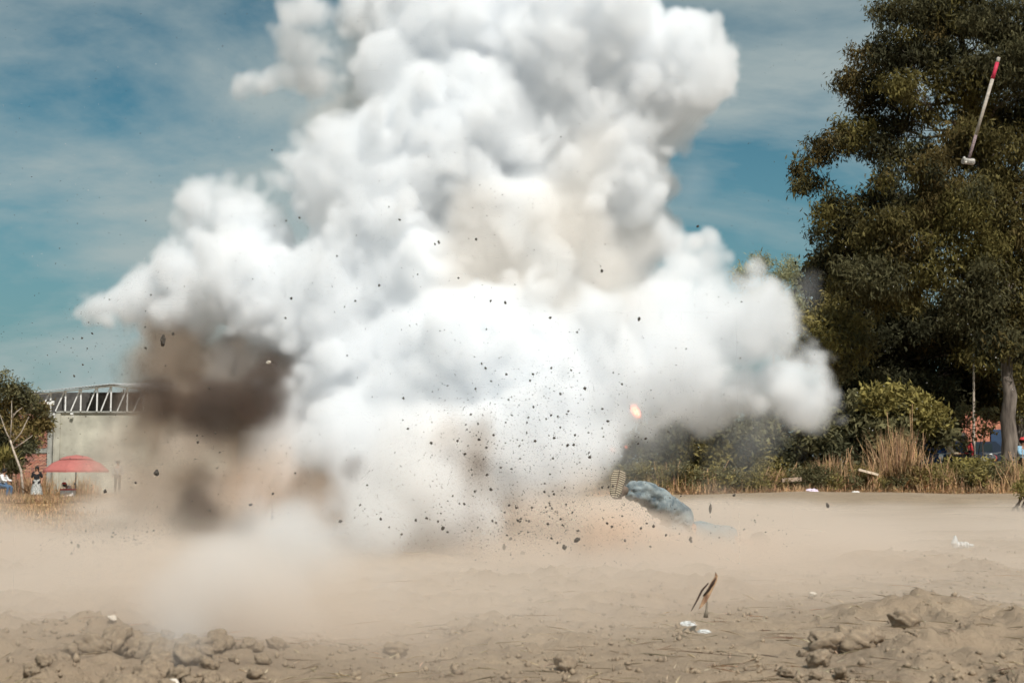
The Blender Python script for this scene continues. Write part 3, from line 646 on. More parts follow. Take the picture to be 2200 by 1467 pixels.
def boot(toe, heel, nrm, ank, visible):
    """a boot whose sole runs heel->toe and faces nrm"""
    up = (toe - heel).normalized(); ln_ = (toe - heel).length; nrm = (nrm - up * nrm.dot(up)).normalized(); side = up.cross(nrm)
    def outline(t): return .030 + .022 * math.sin(min(1, t * 1.15) * math.pi) + .014 * ss(.35, .75, t) if t < .97 else .02
    ts = np.linspace(0, 1, 25); prof = []
    for t in ts:
        wd = 1.3 * float(.040 + .010 * math.sin(t * math.pi) + .012 * ss(.4, .75, t)) * math.sqrt(max(0.02, 1 - (abs(t - .5) * 2) ** 5)); prof.append((t, wd))
    L1 = [heel + up * ln_ * t + side * wd for t, wd in prof]; L2 = [heel + up * ln_ * t - side * wd for t, wd in prof][::-1]
    ring = L1 + L2; n = len(ring); bk = [v - nrm * .022 for v in ring]
    so_ = MB().add(ring + bk, [tuple(range(n)), tuple(range(2 * n - 1, n - 1, -1))] + [(i, (i + 1) % n, (i + 1) % n + n, i + n) for i in range(n)]).build('sole', sole_d, man)
    for sgn in (-1, 1):
        for k in range(13):
            t = .05 + k * .072; wd = prof[int(t * 24)][1]
            c = heel + up * (ln_ * t) + side * sgn * wd * .50 + nrm * .005
            ax = (side * sgn * .96 - up * .25).normalized(); rot = Matrix((ax, ax.cross(nrm) * -1, nrm)).transposed()
            MB().box(c, (wd * .86, ln_ * .036, .012), rot).build('tread_bar', sole_m, man)
    mid = heel.lerp(toe, .5)
    V_ = [heel.lerp(toe, t) - nrm * (.045 if t < .7 else .04) for t in (.12, .4, .7, .9)] + [ank]
    skinned('boot_upper', V_, [(0, 1), (1, 2), (2, 3), (0, 4)], [.045, .05, .048, .032, .05], material('dusty_brown_leather', (.16, .12, .09), .8, .3, 12), man, 2)
boot(mq(1332, 1008, -.02), mq(1320, 1070, -.10), Vector((-.12, -1, .05)), an, True)
boot(mq(1300, 1130, -.3), mq(1330, 1180, -.25), Vector((-.6, -.8, .0)), ar, False)

# ------------------------------------------------------------------ sledgehammer in the air
hm = P(2080, 347, 15); h_top = P(2146, 124, 15) - hm
ham = empty('sledgehammer', hm, label='sledgehammer flying upside down in front of the trees, red band on its pale handle', cat='hammer')
wood = material('weathered_handle', (.36, .32, .27), .8, .25, 30); redt = material('red_tape', (.50, .03, .07), .6, .2, 20); drk = material('scorched_handle', (.20, .15, .15), .8, .5, 60)
def seg(a, b, r0, r1, mat, name): MB().tube([h_top * a, h_top * ((a + b) / 2), h_top * b], [r0, (r0 + r1) / 2, r1], 12).build(name, mat, ham, True)
seg(0, .25, .017, .017, drk, 'scorched_handle_end'); seg(.25, .79, .0175, .019, wood, 'handle'); seg(.79, .95, .0205, .0205, redt, 'red_tape'); seg(.95, 1.0, .019, .018, wood, 'handle_grip')
hd = Vector((1, .25, -.05)).normalized(); m = MB(); m.tube([hd * -.068, hd * -.058, hd * -.02, hd * .02, hd * .058, hd * .068], [.030, .038, .034, .034, .040, .032], 8)
m.build('hammer_head', material('dusty_steel', (.34, .32, .29), .8, .4, 25, bump=.5), ham)
m = MB()
for k in range(9): m.ball(hd * rnd.uniform(-.06, .06) + Vector((0, rnd.uniform(-.03, .0), rnd.uniform(-.035, .035))), rnd.uniform(.008, .016), 6, 4)
m.build('powder_residue', material('chalky_residue', (.6, .58, .52), .9, .2, 20), ham)

# ------------------------------------------------------------------ litter and wood
plast = material('crumpled_clear_plastic', (.80, .82, .82), .25, .1, 12, trans=.3, spec=.6)
def crumple(name, label, loc, size, seed, cat, mat=plast, sq=(1, .8, .7), group=None):
    g = random.Random(seed); m = MB().ball((0, 0, 0), 1, 14, 10)
    m.v = [tuple(Vector(v) * (1 + g.uniform(-.28, .22))) for v in m.v]; m.v = [(v[0] * size * sq[0], v[1] * size * sq[1], v[2] * size * sq[2]) for v in m.v]
    return link(name, m.mesh(name, mat), loc and None, label=label, cat=cat, group=group), loc
def put(ol, dz=0): o, loc = ol; o.location = loc + Vector((0, 0, dz)); return o
bb = P(2062, 1180, 15.2); bb.z = hz(bb.x, bb.y) + .045
bot = empty('plastic_bottle', bb, R(-15), label='crushed clear plastic bottle lying alone on the bare soil at right', cat='bottle')
m = MB(); g = random.Random(4); pts = []; rr_ = []
for i in range(9): pts.append((-.03 + i * .016, 0, .0)); rr_.append(.040 * (1 if i % 2 else .86) * (1 - .5 * (i > 7)))
m.tube(pts, rr_, 12); m.v = [(v[0], v[1] + g.uniform(-.004, .004), v[2] + g.uniform(-.004, .004)) for v in m.v]; m.build('bottle_body', plast, bot)
MB().tube([(-.045, 0, -.03), (-.05, 0, .02), (-.042, 0, .07), (-.045, 0, .10)], [.030, .042, .020, .012], 9).build('torn_flap', plast, bot)
MB().tube([(.10, 0, 0), (.125, 0, 0), (.14, 0, 0)], [.02, .014, .014], 10).build('bottle_neck', plast, bot)
lp = P(1475, 1335, 8.6)
def onground(px, py):
    y = CAMZ * FP / (py - 1015); v = P(px, py, y)
    for _ in range(12):
        y = (CAMZ - hz(v.x, v.y)) * FP / (py - 1015); v = P(px, py, y)
    v.z = hz(v.x, v.y); return v
put(crumple('plastic_scrap', 'crumpled white plastic scrap on the soil left of the splintered wood', onground(1478, 1338), .042, 3, 'litter', sq=(1.1, .7, .6)), .012)
put(crumple('plastic_scrap', 'flatter greyish plastic scrap right below the splintered wood', onground(1512, 1345), .030, 5, 'litter', sq=(1.3, .7, .4)), .008)
put(crumple('plastic_bag', 'pale lilac plastic bag caught at the hedge foot', P(1745, 1056, 43.4), .16, 8, 'litter', sq=(1.2, .6, .6), mat=material('lilac_plastic', (.72, .62, .74), .5, .1, 8)), 0)
put(crumple('paper_scrap', 'small white paper scrap at the hedge foot right of the lilac bag', P(1838, 1057, 43.4), .09, 9, 'litter', sq=(1.4, .6, .4), mat=white_c), 0)
# splintered wood standing up out of the soil
a = onground(1505, 1345); yw = a.y
sp = empty('splintered_wood', a, label='charred splinter of wood leaning over the scraps in the near soil', cat='wood')
splint = material('split_wood', (.52, .34, .20), .8, .3, 22, c2=(.13, .06, .035)); char = material('charred_wood', (.05, .028, .02), .9, .4, 30)
def sw(px, py, dy=0): return P(px, py, yw + dy) - a
def blade3(pl, name, mat, th=.006):
    m = MB(); n = len(pl); vs_ = [v + Vector((0, -th, 0)) for v in pl] + [v + Vector((0, th, 0)) for v in pl]
    m.add(vs_, [tuple(range(n)), tuple(range(2 * n - 1, n - 1, -1))] + [(i, (i + 1) % n, (i + 1) % n + n, i + n) for i in range(n)]); return m.build(name, mat, sp)
blade3([sw(1501, 1308), sw(1511, 1283), sw(1519, 1266), sw(1528, 1250), sw(1536, 1238), sw(1537, 1228), sw(1542, 1236), sw(1540, 1248), sw(1533, 1262), sw(1526, 1277), sw(1518, 1292), sw(1509, 1302)], 'split_board', splint)
MB().tube([sw(1485, 1312, -.01), sw(1497, 1290, -.012), sw(1508, 1268, -.012), sw(1522, 1252, -.012)], [.002, .005, .006, .004], 6).build('charred_edge', char, sp, True)
MB().tube([sw(1510, 1280, -.012), sw(1522, 1267, -.012), sw(1533, 1250, -.012), sw(1539, 1240, -.012)], [.003, .007, .008, .003], 6).build('charred_edge', char, sp, True)
MB().tube([sw(1516, 1326, .0), sw(1518, 1310), sw(1519, 1293), sw(1517, 1285)], [.014, .007, .005, .004], 6).build('root_stub', material('grey_root', (.20, .17, .13), .9, .3, 20), sp, True)
pk = P(1865, 1014, 44.2); plank = MB().box((0, 0, 0), (.62, .16, .07), Matrix.Rotation(R(15), 3, 'Y')).build('plank', material('bleached_board', (.68, .55, .42), .8, .15, 6), label='bleached board end resting among the dry reeds at the hedge foot', cat='plank'); plank.location = pk
pk = P(1700, 1030, 44.2); q_ = MB().box((0, 0, 0), (.6, .2, .12), Matrix.Rotation(R(-4), 3, 'Y')).build('log', material('grey_log', (.36, .27, .2), .9, .25, 6), label='dull brown log half hidden in the orange stalks', cat='log'); q_.location = pk

# ------------------------------------------------------------------ clods
clodm = material('dry_clod', (.33, .255, .175), .95, 0, 3, c2=(.215, .165, .118), bump=.5); pebm = material('pale_stone', (.62, .56, .48), .9, .2, 8); dirtm = material('dark_dirt', (.075, .065, .055), .95, .4, 30)
def rock_mesh(seed, mat, n=10, m_=7, amp=.26, fine=False):
    g = random.Random(seed); m = MB().ball((0, 0, 0), 1, n, m_); off = [Vector((g.uniform(-9, 9),) * 3) for _ in range(2)]
    from mathutils import noise as mn
    out = []
    for v in m.v:
        v = Vector(v); k = 1 + amp * 1.4 * mn.noise(v * 1.1 + off[0]) + amp * mn.noise(v * 2.7 + off[1]) + (amp * .75 * abs(mn.noise(v * 3.9 + off[0])) + amp * .5 * mn.noise(v * 8 + off[1]) + g.uniform(-.02, .02) if fine else g.uniform(-.05, .05)); out.append(tuple(v * k))
    m.v = out; return m.mesh('clod', mat, fine)
RM = [rock_mesh(s, clodm, 30, 20, .30, True) for s in range(6)]; RP = [rock_mesh(s + 20, pebm) for s in range(3)]; RD = [rock_mesh(s + 40, dirtm, 8, 6, .45) for s in range(8)]
def clod(name, me, loc, s, label, cat, group, sink=.2, sq=(1, .8, .7)):
    o = link(name, me, None, label=label, cat=cat, group=group); o.location = loc + Vector((0, 0, s * sq[2] * (1 - 2 * sink)))
    o.scale = (s * sq[0], s * sq[1], s * sq[2]); o.rotation_euler = (rnd.uniform(-.4, .4), rnd.uniform(-.4, .4), rnd.uniform(0, 6.28)); return o
bigc = [(1835, 1362, 46, 'largest clod of the cluster in the near soil at right'), (1770, 1372, 36, 'clod just left of the largest one, a dry leaf on top'), (1875, 1365, 30, 'clod touching the right side of the largest one'),
        (1945, 1330, 34, 'lone clod up and right of the largest one'), (1760, 1408, 32, 'clod in the row below the largest one'), (1692, 1435, 20, 'small dark clod, lowest left of the cluster'),
        (1752, 1440, 15, 'small clod near the bottom between two darker ones'), (1808, 1435, 20, 'small dark clod with a straw leaning on it'), (1725, 1395, 14, 'little clod left of the row below the largest'),
        (594, 1372, 22, 'single smooth clod standing alone behind the near ridge, veiled by dust'), (1215, 1418, 30, 'rough clod with stubble at the bottom centre'), (932, 1262, 11, 'small clod alone in the dust at the centre'),
        (850, 1385, 26, 'clod at the crest of the soil right of the ridge'), (345, 1295, 14, 'small clod at the end of a thin shadow in the left dust')]
for i, (px, py, r, lb) in enumerate(bigc):
    r *= .82; v = onground(px, min(1466, py + r * .6)); clod('soil_clod', RM[i % 6], v, r * v.y / FP, lb, 'clod', 'separate clods on the near soil', .15, (1.15, .9, .75))
ridge = []
for i in range(95):
    t = rnd.random(); px = 20 + t * 560; base_py = 1462 - 62 * math.sin(min(1, t * 1.5) * math.pi / 2) + 12 * rnd.random() + rnd.random() ** 2 * 60
    r = rnd.uniform(8, 26) * (1.2 if .3 < t < .8 else .8)
    v = onground(px, min(base_py + r * .5, 1520)); clod('soil_clod', rnd.choice(RM), v, r * v.y / FP, ('%s grey brown clod heaped %s of the near left ridge of soil' % ('large' if r > 19 else 'middling' if r > 11 else 'small', 'at the left end' if t < .3 else 'in the middle' if t < .7 else 'at the right end')), 'clod', 'clods on the near left ridge', .1, (1.1, .9, .8))
SL = ['pale stone on the ridge crest, left of two near twins', 'roundest pale stone on the left ridge', 'largest pale stone on the left ridge', 'pale stone at the right end of the left ridge', 'pale stone at the bottom edge under the ridge', 'small pale stone low on the left end of the ridge', 'leftmost pale stone of the ridge', 'pale stone just behind the ridge crest', 'small pale stone near the right end of the ridge crest', 'pale stone on bare soil above the right clod cluster', 'pale stone on bare soil straight above the largest clod']
for i, (px, py, r) in enumerate([(200, 1425, 9), (262, 1425, 11), (340, 1420, 12), (422, 1422, 10), (372, 1462, 12), (180, 1440, 8), (140, 1438, 7), (240, 1408, 9), (410, 1408, 8), (1965, 1290, 7), (1747, 1277, 9)]):
    v = onground(px, py + 4); clod('pale_stone', RP[i % 3], v, r * v.y / FP, SL[i], 'stone', 'pale stones among the clods', -.3, (1.2, .9, .6))
# small crumbs: nobody could count them
def scatter(name, label, pts, sizes, mats, seed, nlat=5, jit=.35):
    g = np.random.default_rng(seed); n = len(pts); base = np.array([(1, 0, 0), (-1, 0, 0), (0, 1, 0), (0, -1, 0), (0, 0, 1), (0, 0, -1)], float)
    tri = np.array([(0, 2, 4), (2, 1, 4), (1, 3, 4), (3, 0, 4), (2, 0, 5), (1, 2, 5), (3, 1, 5), (0, 3, 5)])
    Rv = base[None] * (1 + g.uniform(-jit, jit, (n, 6, 1))) + g.uniform(-jit, jit, (n, 6, 3)) * .7
    Rv = Rv * np.array(sizes)[:, None, None] * g.uniform(.6, 1.3, (n, 1, 3)) + np.array(pts)[:, None]
    me = bpy.data.meshes.new(name); me.vertices.add(n * 6); me.vertices.foreach_set('co', Rv.astype(np.float32).ravel())
    Fi = (tri[None] + (np.arange(n) * 6)[:, None, None]).reshape(-1).astype(np.int32)
    me.loops.add(len(Fi)); me.loops.foreach_set('vertex_index', Fi); me.polygons.add(len(Fi) // 3); me.polygons.foreach_set('loop_start', np.arange(0, len(Fi), 3, dtype=np.int32)); me.update(calc_edges=True)
    me.materials.append(mats); return link(name, me, kind='stuff', label=label)
pts = []; sz = []
for i in range(16000):
    y = 5.6 + 12 * rnd.random() ** 1.6; x = rnd.uniform(-.42, .42) * y
    if vn2(x * 1.3, y * 1.0, 50) < .42 and rnd.random() < .8: continue
    s = .003 + .018 * rnd.random() ** 5; pts.append((x, y, hz(x, y) + s * .4)); sz.append(s)
scatter('soil_crumbs', 'loose crumbs of dry soil scattered over the near ground', pts, sz, clodm, 2)
pts = []; hh = []
for i in range(2600):
    y = 5.8 + 10 * rnd.random() ** 1.3; x = rnd.uniform(-.40, .42) * y; pts.append((x, y, hz(x, y) + .008)); hh.append(rnd.uniform(.02, .08))
blades('straw_bits', pts, hh, .004, 2.6, kink=False, mat=material('pale_straw', (.62, .50, .34), .8, .3, 3, attr='tint'), seed=12, kind='stuff', label='short pale bits of straw scattered on the near soil')

# ------------------------------------------------------------------ debris in the air
big = [(350, 731, 6.5, 10, 'elongated dark fragment in front of the left edge of the smoke'), (372, 717, 3, 4, 'small fragment just above the elongated one at left'), (337, 1016, 5, 7, 'dark lump over the brown dust right of the parasol'), (225, 1055, 4, 4, 'round lump below the parasol'),
       (108, 1244, 5, 4, 'dark lump low at the far left over the grey dust'), (168, 1172, 4, 4, 'dark lump over the grey dust left of the speck swarm'), (485, 1225, 4, 6, 'oval lump above the long white plume at lower left'), (585, 1111, 4, 4, 'single lump over the tan dust between the two plumes'),
       (1240, 1159, 6, 4, 'double lump above the centre of the soil'), (1123, 1187, 5, 4, 'round lump lowest in the middle of the swarm'), (1083, 1175, 4, 7, 'joined pair of lumps left in the middle swarm'), (1213, 1175, 5, 5, 'irregular lump between the round one and the double one'),
       (1373, 685, 4, 4, 'dark lump against the white right arm of smoke'), (1293, 582, 3, 3, 'small dark lump against the grey heart of the smoke'), (1404, 1130, 4, 3, 'dark lump below the fallen man'), (1484, 1160, 3, 6, 'upright dark chip right of the fallen man'),
       (1526, 1092, 4, 8, 'long dark chip above the bare soil at right'), (1778, 1085, 3, 6, 'slanting dark chip over the bare soil below the reeds'), (493, 1175, 2.5, 2.5, 'small lump right of the brown dust knot'), (577, 778, 5, 3, 'pale chip in front of the darkest smoke hollow')]
gd = random.Random(17)
for i, (px, py, rx, rz_, lb) in enumerate(big):
    y = gd.uniform(11, 13) if px > 300 else 11.5; v = P(px, py, y); s = y / FP
    o = link('soil_fragment', RP[0] if i == len(big) - 1 else RD[i % 8], None, label=lb, cat='debris', group='larger fragments in the air'); o.location = v; o.scale = (rx * s, rx * s * .8, rz_ * s)
    o.rotation_euler = (0, gd.uniform(-.3, .5), gd.uniform(0, 6))
zones = [(1170, 1120, 170, 60, 95), (1150, 960, 190, 90, 80), (1150, 850, 170, 80, 35), (280, 1150, 110, 22, 32), (700, 1100, 300, 90, 28), (1450, 1130, 170, 60, 26), (1000, 600, 500, 260, 45), (350, 900, 250, 130, 22), (200, 700, 160, 120, 14), (150, 1200, 120, 60, 10)]
small_p = []; small_s = []; count = 0
ZL = ['over the tan dust left of the fallen man', 'before the lower white smoke left of the fire', 'before the white smoke above the densest swarm', 'over the dust below the red parasol', 'over the tan dust between the parasol and the centre', 'over the bare soil around the fallen man', 'high up before the white smoke', 'before the dark brown smoke', 'against the open sky left of the smoke', 'low over the dust at the far left']
for zi, (cx, cy_, sx, sy, n) in enumerate(zones):
    for k in range(int(n * .72)):
        px = gd.gauss(cx, sx * .6); py = gd.gauss(cy_, sy * .6)
        y = gd.uniform(10.5, 13.4); v = P(px, py, y)
        if v.z < .15: continue
        s = gd.uniform(1.3, 2.9) * y / FP * (1.25 if gd.random() < .12 else 1)
        if count < 278:
            o = link('soil_fragment', gd.choice(RD), None, label='small dark crumb of soil ' + ZL[zi], cat='debris', group='small crumbs flung into the air'); count += 1
            o.location = v; o.scale = (s, s * .8, s * gd.uniform(.7, 1.3)); o.rotation_euler = (gd.uniform(0, 3), gd.uniform(0, 3), 0)
    for k in range(n * 12):
        px = gd.gauss(cx, sx * .8); py = gd.gauss(cy_, sy * .8); y = gd.uniform(10.5, 13.6); v = P(px, py, y)
        if v.z < .1: continue
        small_p.append(tuple(v)); small_s.append(gd.uniform(.5, 1.35) * y / FP)
for k in range(900):
    px = gd.uniform(0, 2200); py = gd.uniform(0, 1200); y = gd.uniform(9, 16); v = P(px, py, y)
    if v.z < .1: continue
    small_p.append(tuple(v)); small_s.append(gd.uniform(.35, .9) * y / FP)
scatter('airborne_grit', 'fine dark grit flung all over the air around the blast', small_p, small_s, dirtm, 3)
wp = []; ws = []
for k in range(150):
    px = gd.gauss(1950, 170) if k % 3 else gd.uniform(0, 600); py = gd.uniform(250, 950) if k % 3 else gd.uniform(100, 600); y = gd.uniform(9, 16); wp.append(tuple(P(px, py, y))); ws.append(gd.uniform(.4, 1.1) * y / FP)
scatter('airborne_flecks', 'tiny pale flecks glinting in the air before the trees and sky', wp, ws, white_c, 4)

# ------------------------------------------------------------------ smoke and dust: gridded volumes
def interp_mat(n, freq, off):
    t = np.linspace(0, freq, n) + off; i = np.floor(t).astype(int); f = t - i
    M = np.zeros((n, int(freq + off) + 5), np.float32)
    for k, wv in enumerate([(1 - f) ** 3 / 6, (3 * f ** 3 - 6 * f ** 2 + 4) / 6, (-3 * f ** 3 + 3 * f ** 2 + 3 * f + 1) / 6, f ** 3 / 6]): M[np.arange(n), i + k] += wv
    return M
nrng = np.random.default_rng(5)
def noise3(shape, size, scale):
    scale = [scale] * 3 if isinstance(scale, (int, float)) else scale
    ms = [interp_mat(shape[a], size[a] / scale[a], nrng.random()) for a in range(3)]
    Lt = nrng.standard_normal([m_.shape[1] for m_ in ms]).astype(np.float32)
    for a in range(3): Lt = np.moveaxis(np.tensordot(ms[a], Lt, axes=([1], [a])), 0, a)
    return Lt / .33
def volume(name, label, lo, hi, vox, func, mat):
    lo = np.array(lo, float); hi = np.array(hi, float); res = np.ceil((hi - lo) / vox).astype(int) + 1; hi = lo + (res - 1) * vox
    X, Y, Z = [(lo[a] + vox * np.arange(res[a])).astype(np.float32) for a in range(3)]
    global nrng; nrng = np.random.default_rng({'smoke_cloud': 5, 'tan_smoke': 22, 'brown_smoke': 35, 'shade_dark_smoke': 34, 'dust_cloud': 47, 'white_plume': 52}[name])
    Dn = func(X, Y, Z, tuple(res), hi - lo).astype(np.float32)
    for a in range(3):
        sl_ = [slice(None)] * 3
        for e in (0, -1): sl_[a] = e; Dn[tuple(sl_)] = 0
    n = int(res.prod()); me = bpy.data.meshes.new(name + '_grid'); me.vertices.add(n)
    me.attributes.new('dens', 'FLOAT', 'POINT').data.foreach_set('value', np.ascontiguousarray(Dn).ravel())
    lat = bpy.data.objects.new(name + '_grid', me)
    vol = bpy.data.volumes.new(name); o = bpy.data.objects.new(name, vol); col.objects.link(o); vol.materials.append(mat)
    ng = bpy.data.node_groups.new(name, 'GeometryNodeTree')
    ng.interface.new_socket('Geometry', in_out='INPUT', socket_type='NodeSocketGeometry'); ng.interface.new_socket('Geometry', in_out='OUTPUT', socket_type='NodeSocketGeometry')
    N_ = ng.nodes.new; K = ng.links.new
    go = N_('NodeGroupOutput'); N_('NodeGroupInput'); vc = N_('GeometryNodeVolumeCube'); sm = N_('GeometryNodeSetMaterial'); sm.inputs['Material'].default_value = mat
    oi = N_('GeometryNodeObjectInfo'); oi.inputs['Object'].default_value = lat
    for a, nm in enumerate(('Resolution X', 'Resolution Y', 'Resolution Z')): vc.inputs[nm].default_value = int(res[a])
    vc.inputs['Min'].default_value = tuple(lo); vc.inputs['Max'].default_value = tuple(hi)
    ps = N_('GeometryNodeInputPosition'); sb = N_('ShaderNodeVectorMath'); sb.operation = 'SUBTRACT'; sb.inputs[1].default_value = tuple(lo - vox * .5)
    sl = N_('ShaderNodeVectorMath'); sl.operation = 'SCALE'; sl.inputs['Scale'].default_value = 1 / vox; fl = N_('ShaderNodeVectorMath'); fl.operation = 'FLOOR'; sp_ = N_('ShaderNodeSeparateXYZ')
    K(ps.outputs[0], sb.inputs[0]); K(sb.outputs[0], sl.inputs[0]); K(sl.outputs[0], fl.inputs[0]); K(fl.outputs[0], sp_.inputs[0])
    def im(op, a, b):
        q_ = N_('FunctionNodeIntegerMath'); q_.operation = op
        for k, v in ((0, a), (1, b)):
            if isinstance(v, int): q_.inputs[k].default_value = v
            else: K(v, q_.inputs[k])
        return q_.outputs[0]
    ix = im('ADD', im('MULTIPLY', im('ADD', im('MULTIPLY', sp_.outputs[0], int(res[1])), sp_.outputs[1]), int(res[2])), sp_.outputs[2])
    si = N_('GeometryNodeSampleIndex'); si.data_type = 'FLOAT'; si.domain = 'POINT'; si.clamp = True
    na = N_('GeometryNodeInputNamedAttribute'); na.data_type = 'FLOAT'; na.inputs[0].default_value = 'dens'
    K(oi.outputs['Geometry'], si.inputs['Geometry']); K(na.outputs[0], si.inputs['Value']); K(ix, si.inputs['Index']); K(si.outputs[0], vc.inputs['Density'])
    K(vc.outputs[0], sm.inputs[0]); K(sm.outputs[0], go.inputs[0])
    o.modifiers.new('grid', 'NODES').node_group = ng
    return tag(o, label=label, kind='stuff')
def volmat(name, c, dens, an=0):
    m = bpy.data.materials.new(name); m.use_nodes = True; nt = m.node_tree; nt.nodes.clear()
    o = nt.nodes.new('ShaderNodeOutputMaterial'); p = nt.nodes.new('ShaderNodeVolumePrincipled')
    p.inputs['Color'].default_value = (*c, 1); p.inputs['Density'].default_value = dens; p.inputs['Anisotropy'].default_value = an
    nt.links.new(p.outputs[0], o.inputs['Volume']); return m
YC = 18.0; SC = FP / YC
# puffs: px, py, radius px, depth offset m, weight (density), softness
WHITE = [(1000, 60, 250, .6), (1215, 110, 235, .2), (1340, 35, 60, .2), (1430, 160, 112, 0), (1470, 120, 90, 0), (1512, 178, 66, -.3), (1280, 320, 200, .3), (1050, 250, 190, 0), (1420, 250, 110, .3),
    (690, 30, 66, 1.0), (665, 110, 66, 1.1), (665, 420, 62, -.2), (700, 170, 60, 1.4), (700, 110, 60, 1.3), (625, 165, 52, 1.2), (600, 185, 36, 1.2), (680, 150, 50, 1.3), (900, 10, 80, .9), (790, 20, 70, 1.2),
    (740, 370, 125, -.5), (830, 430, 190, -.2), (900, 320, 150, -.3), (670, 350, 70, -.4), (1130, 500, 230, .5), (1330, 490, 140, 1.0),
    (440, 450, 55, .2), (425, 510, 60, .2), (485, 470, 72, .2), (540, 455, 55, .2), (570, 480, 60, .2), (530, 500, 90, .2), (560, 550, 110, .2), (430, 600, 100, .4), (300, 640, 80, .6), (370, 600, 70, .4), (230, 660, 46, .6), (350, 690, 60, .5), (590, 620, 130, -.3), (720, 620, 150, -.6), (860, 590, 170, -.4), (520, 650, 90, 0), (425, 695, 66, .1), (1648, 742, 52, .1),
    (1000, 750, 150, -1), (950, 850, 230, -.8), (1100, 860, 210, -1), (800, 820, 150, -.6), (690, 900, 110, -.6), (1000, 970, 160, -1), (1190, 940, 120, -.8), (1250, 800, 180, -.3), (640, 970, 60, -.8), (740, 960, 90, -.8), (860, 980, 90, -1.2), (900, 960, 120, -1.6), (1050, 970, 120, -1.8), (1180, 960, 100, -1.5), (780, 980, 90, -1.6), (830, 1050, 80, -2.0), (760, 1110, 50, -2.4), (1120, 1010, 80, -1.8), (980, 990, 60, -2.2), (680, 795, 75, 0), (670, 850, 55, -.3), (620, 930, 50, -.5),
    (1500, 545, 70, .2), (1530, 640, 115, 0), (1600, 700, 85, -.2), (1450, 720, 170, 0), (1735, 788, 44, -.2), (1690, 795, 70, -.2), (1715, 810, 46, -.2), (1640, 790, 70, -.1), (1765, 765, 28, -.2), (1760, 820, 34, -.1), (1725, 850, 36, 0), (1680, 810, 80, -.2), (1600, 800, 90, 0), (1350, 780, 150, 0), (1500, 830, 80, .2), (1730, 850, 40, -.1)]
def children(puffs, n, seed, lo_=.20, hi_=.38, out_=.84):
    g = random.Random(seed); res_ = []
    for q_ in puffs:
        px, py, r, dy = q_[:4]
        for k in range(int(n * max(.5, r / 110))):
            d = Vector((g.gauss(0, 1), g.gauss(0, 1) - .35, g.gauss(0, 1))).normalized(); rc = r * g.uniform(lo_, hi_)
            res_.append((px + d.x * r * out_, py - d.z * r * out_, rc, dy + d.y * r * out_ / SC))
    return res_
def sdf(X, Y, Z, res, size, puffs, warp=.12, k=.93, ws_=1.3):
    S = np.full(res, -9, np.float32)
    wx, wy, wz = [(noise3(res, size, ws_) + .4 * noise3(res, size, ws_ * .35)) * warp for _ in range(3)]
    for q_ in puffs:
        px, py, r, dy = q_[:4]
        c = P(px, py, YC + dy); rm = r / SC * k; mg = rm + 3.2 * warp + .55
        sl = tuple(slice(max(0, int(np.searchsorted(A_, c[a] - mg)) - 1), int(np.searchsorted(A_, c[a] + mg)) + 1) for a, A_ in enumerate((X, Y, Z)))
        if any(q.stop - q.start < 1 for q in sl): continue
        sub = rm - np.sqrt((X[sl[0]][:, None, None] + wx[sl] - c.x) ** 2 + (Y[sl[1]][None, :, None] + wy[sl] - c.y) ** 2 + (Z[sl[2]][None, None, :] + wz[sl] - c.z) ** 2)
        np.maximum(S[sl], sub, out=S[sl])
    return S
def billow(res, size, S, oct_):
    for s_, a_ in oct_: S += (np.abs(noise3(res, size, s_)) - .6) * a_
    return S
WISP = [(1330, 940, 80, -.5), (1400, 900, 90, 0), (1480, 890, 80, .3), (1560, 890, 70, .5), (1640, 880, 60, .5), (1700, 880, 50, .3), (1280, 1000, 70, -.8), (1180, 1030, 80, -1.2), (1090, 1040, 70, -1.4), (1350, 1000, 60, .5), (1600, 950, 45, .6), (1630, 760, 60, .2), (1500, 960, 60, .6), (1450, 470, 90, 1), (1620, 640, 70, .2), (1360, 560, 110, .6)]
def fwhite(X, Y, Z, res, size):
    puffs = WHITE + children(WHITE, 6, 3) ; puffs = puffs + children(puffs[len(WHITE):], 1.1, 5, .3, .5, 1.0)
    S = billow(res, size, sdf(X, Y, Z, res, size, puffs, .06, .92), ((.9, .13), (.45, .10), (.22, .085), (.12, .055)))
    nz = noise3(res, size, 1.7)
    soft = .14 + .50 * ss(2.3, .5, Z)[None, None, :] + .13 * np.clip(nz, 0, 2)
    D_ = np.clip(S / soft, 0, 1) * (.75 + .25 * np.clip(noise3(res, size, .6), -1, 1))
    Wp = billow(res, size, sdf(X, Y, Z, res, size, WISP, .25, 1.0), ((.8, .25), (.4, .15), (.2, .08)))
    return D_ + np.clip(Wp / .6, 0, 1) * .05
volume('smoke_cloud', 'towering billowing white smoke cloud of the blast', (-7, 14.6, .2), (4.9, 20.9, 7.9), .041, fwhite, volmat('white_smoke', (.967, .976, .985), 8.5))
TAN = [(760, 190, 110, 1.2), (690, 220, 80, 1.3), (830, 110, 100, 1.2), (760, 60, 90, 1.4), (640, 240, 40, 1.4), (900, 60, 60, .2), (800, 230, 60, .7), (690, 255, 50, 1.1), (640, 220, 50, 1.2), (700, 200, 80, .9), (760, 250, 60, .6), (720, 130, 60, .6),
    (1120, 600, 130, -.6), (1000, 600, 60, -.9), (980, 610, 40, -1.1), (1270, 600, 130, -.3), (1380, 520, 70, .5), (1400, 400, 50, .6), (1200, 480, 110, -.7), (1250, 380, 80, -.6), (1060, 400, 50, -.8),
    (430, 620, 45, -.3), (520, 560, 40, -.5), (440, 690, 60, -.3), (480, 720, 70, -.2), (600, 720, 50, -.5), (560, 740, 60, -.1), (380, 720, 70, .2), (340, 725, 45, .2),  (700, 500, 40, -.7)]
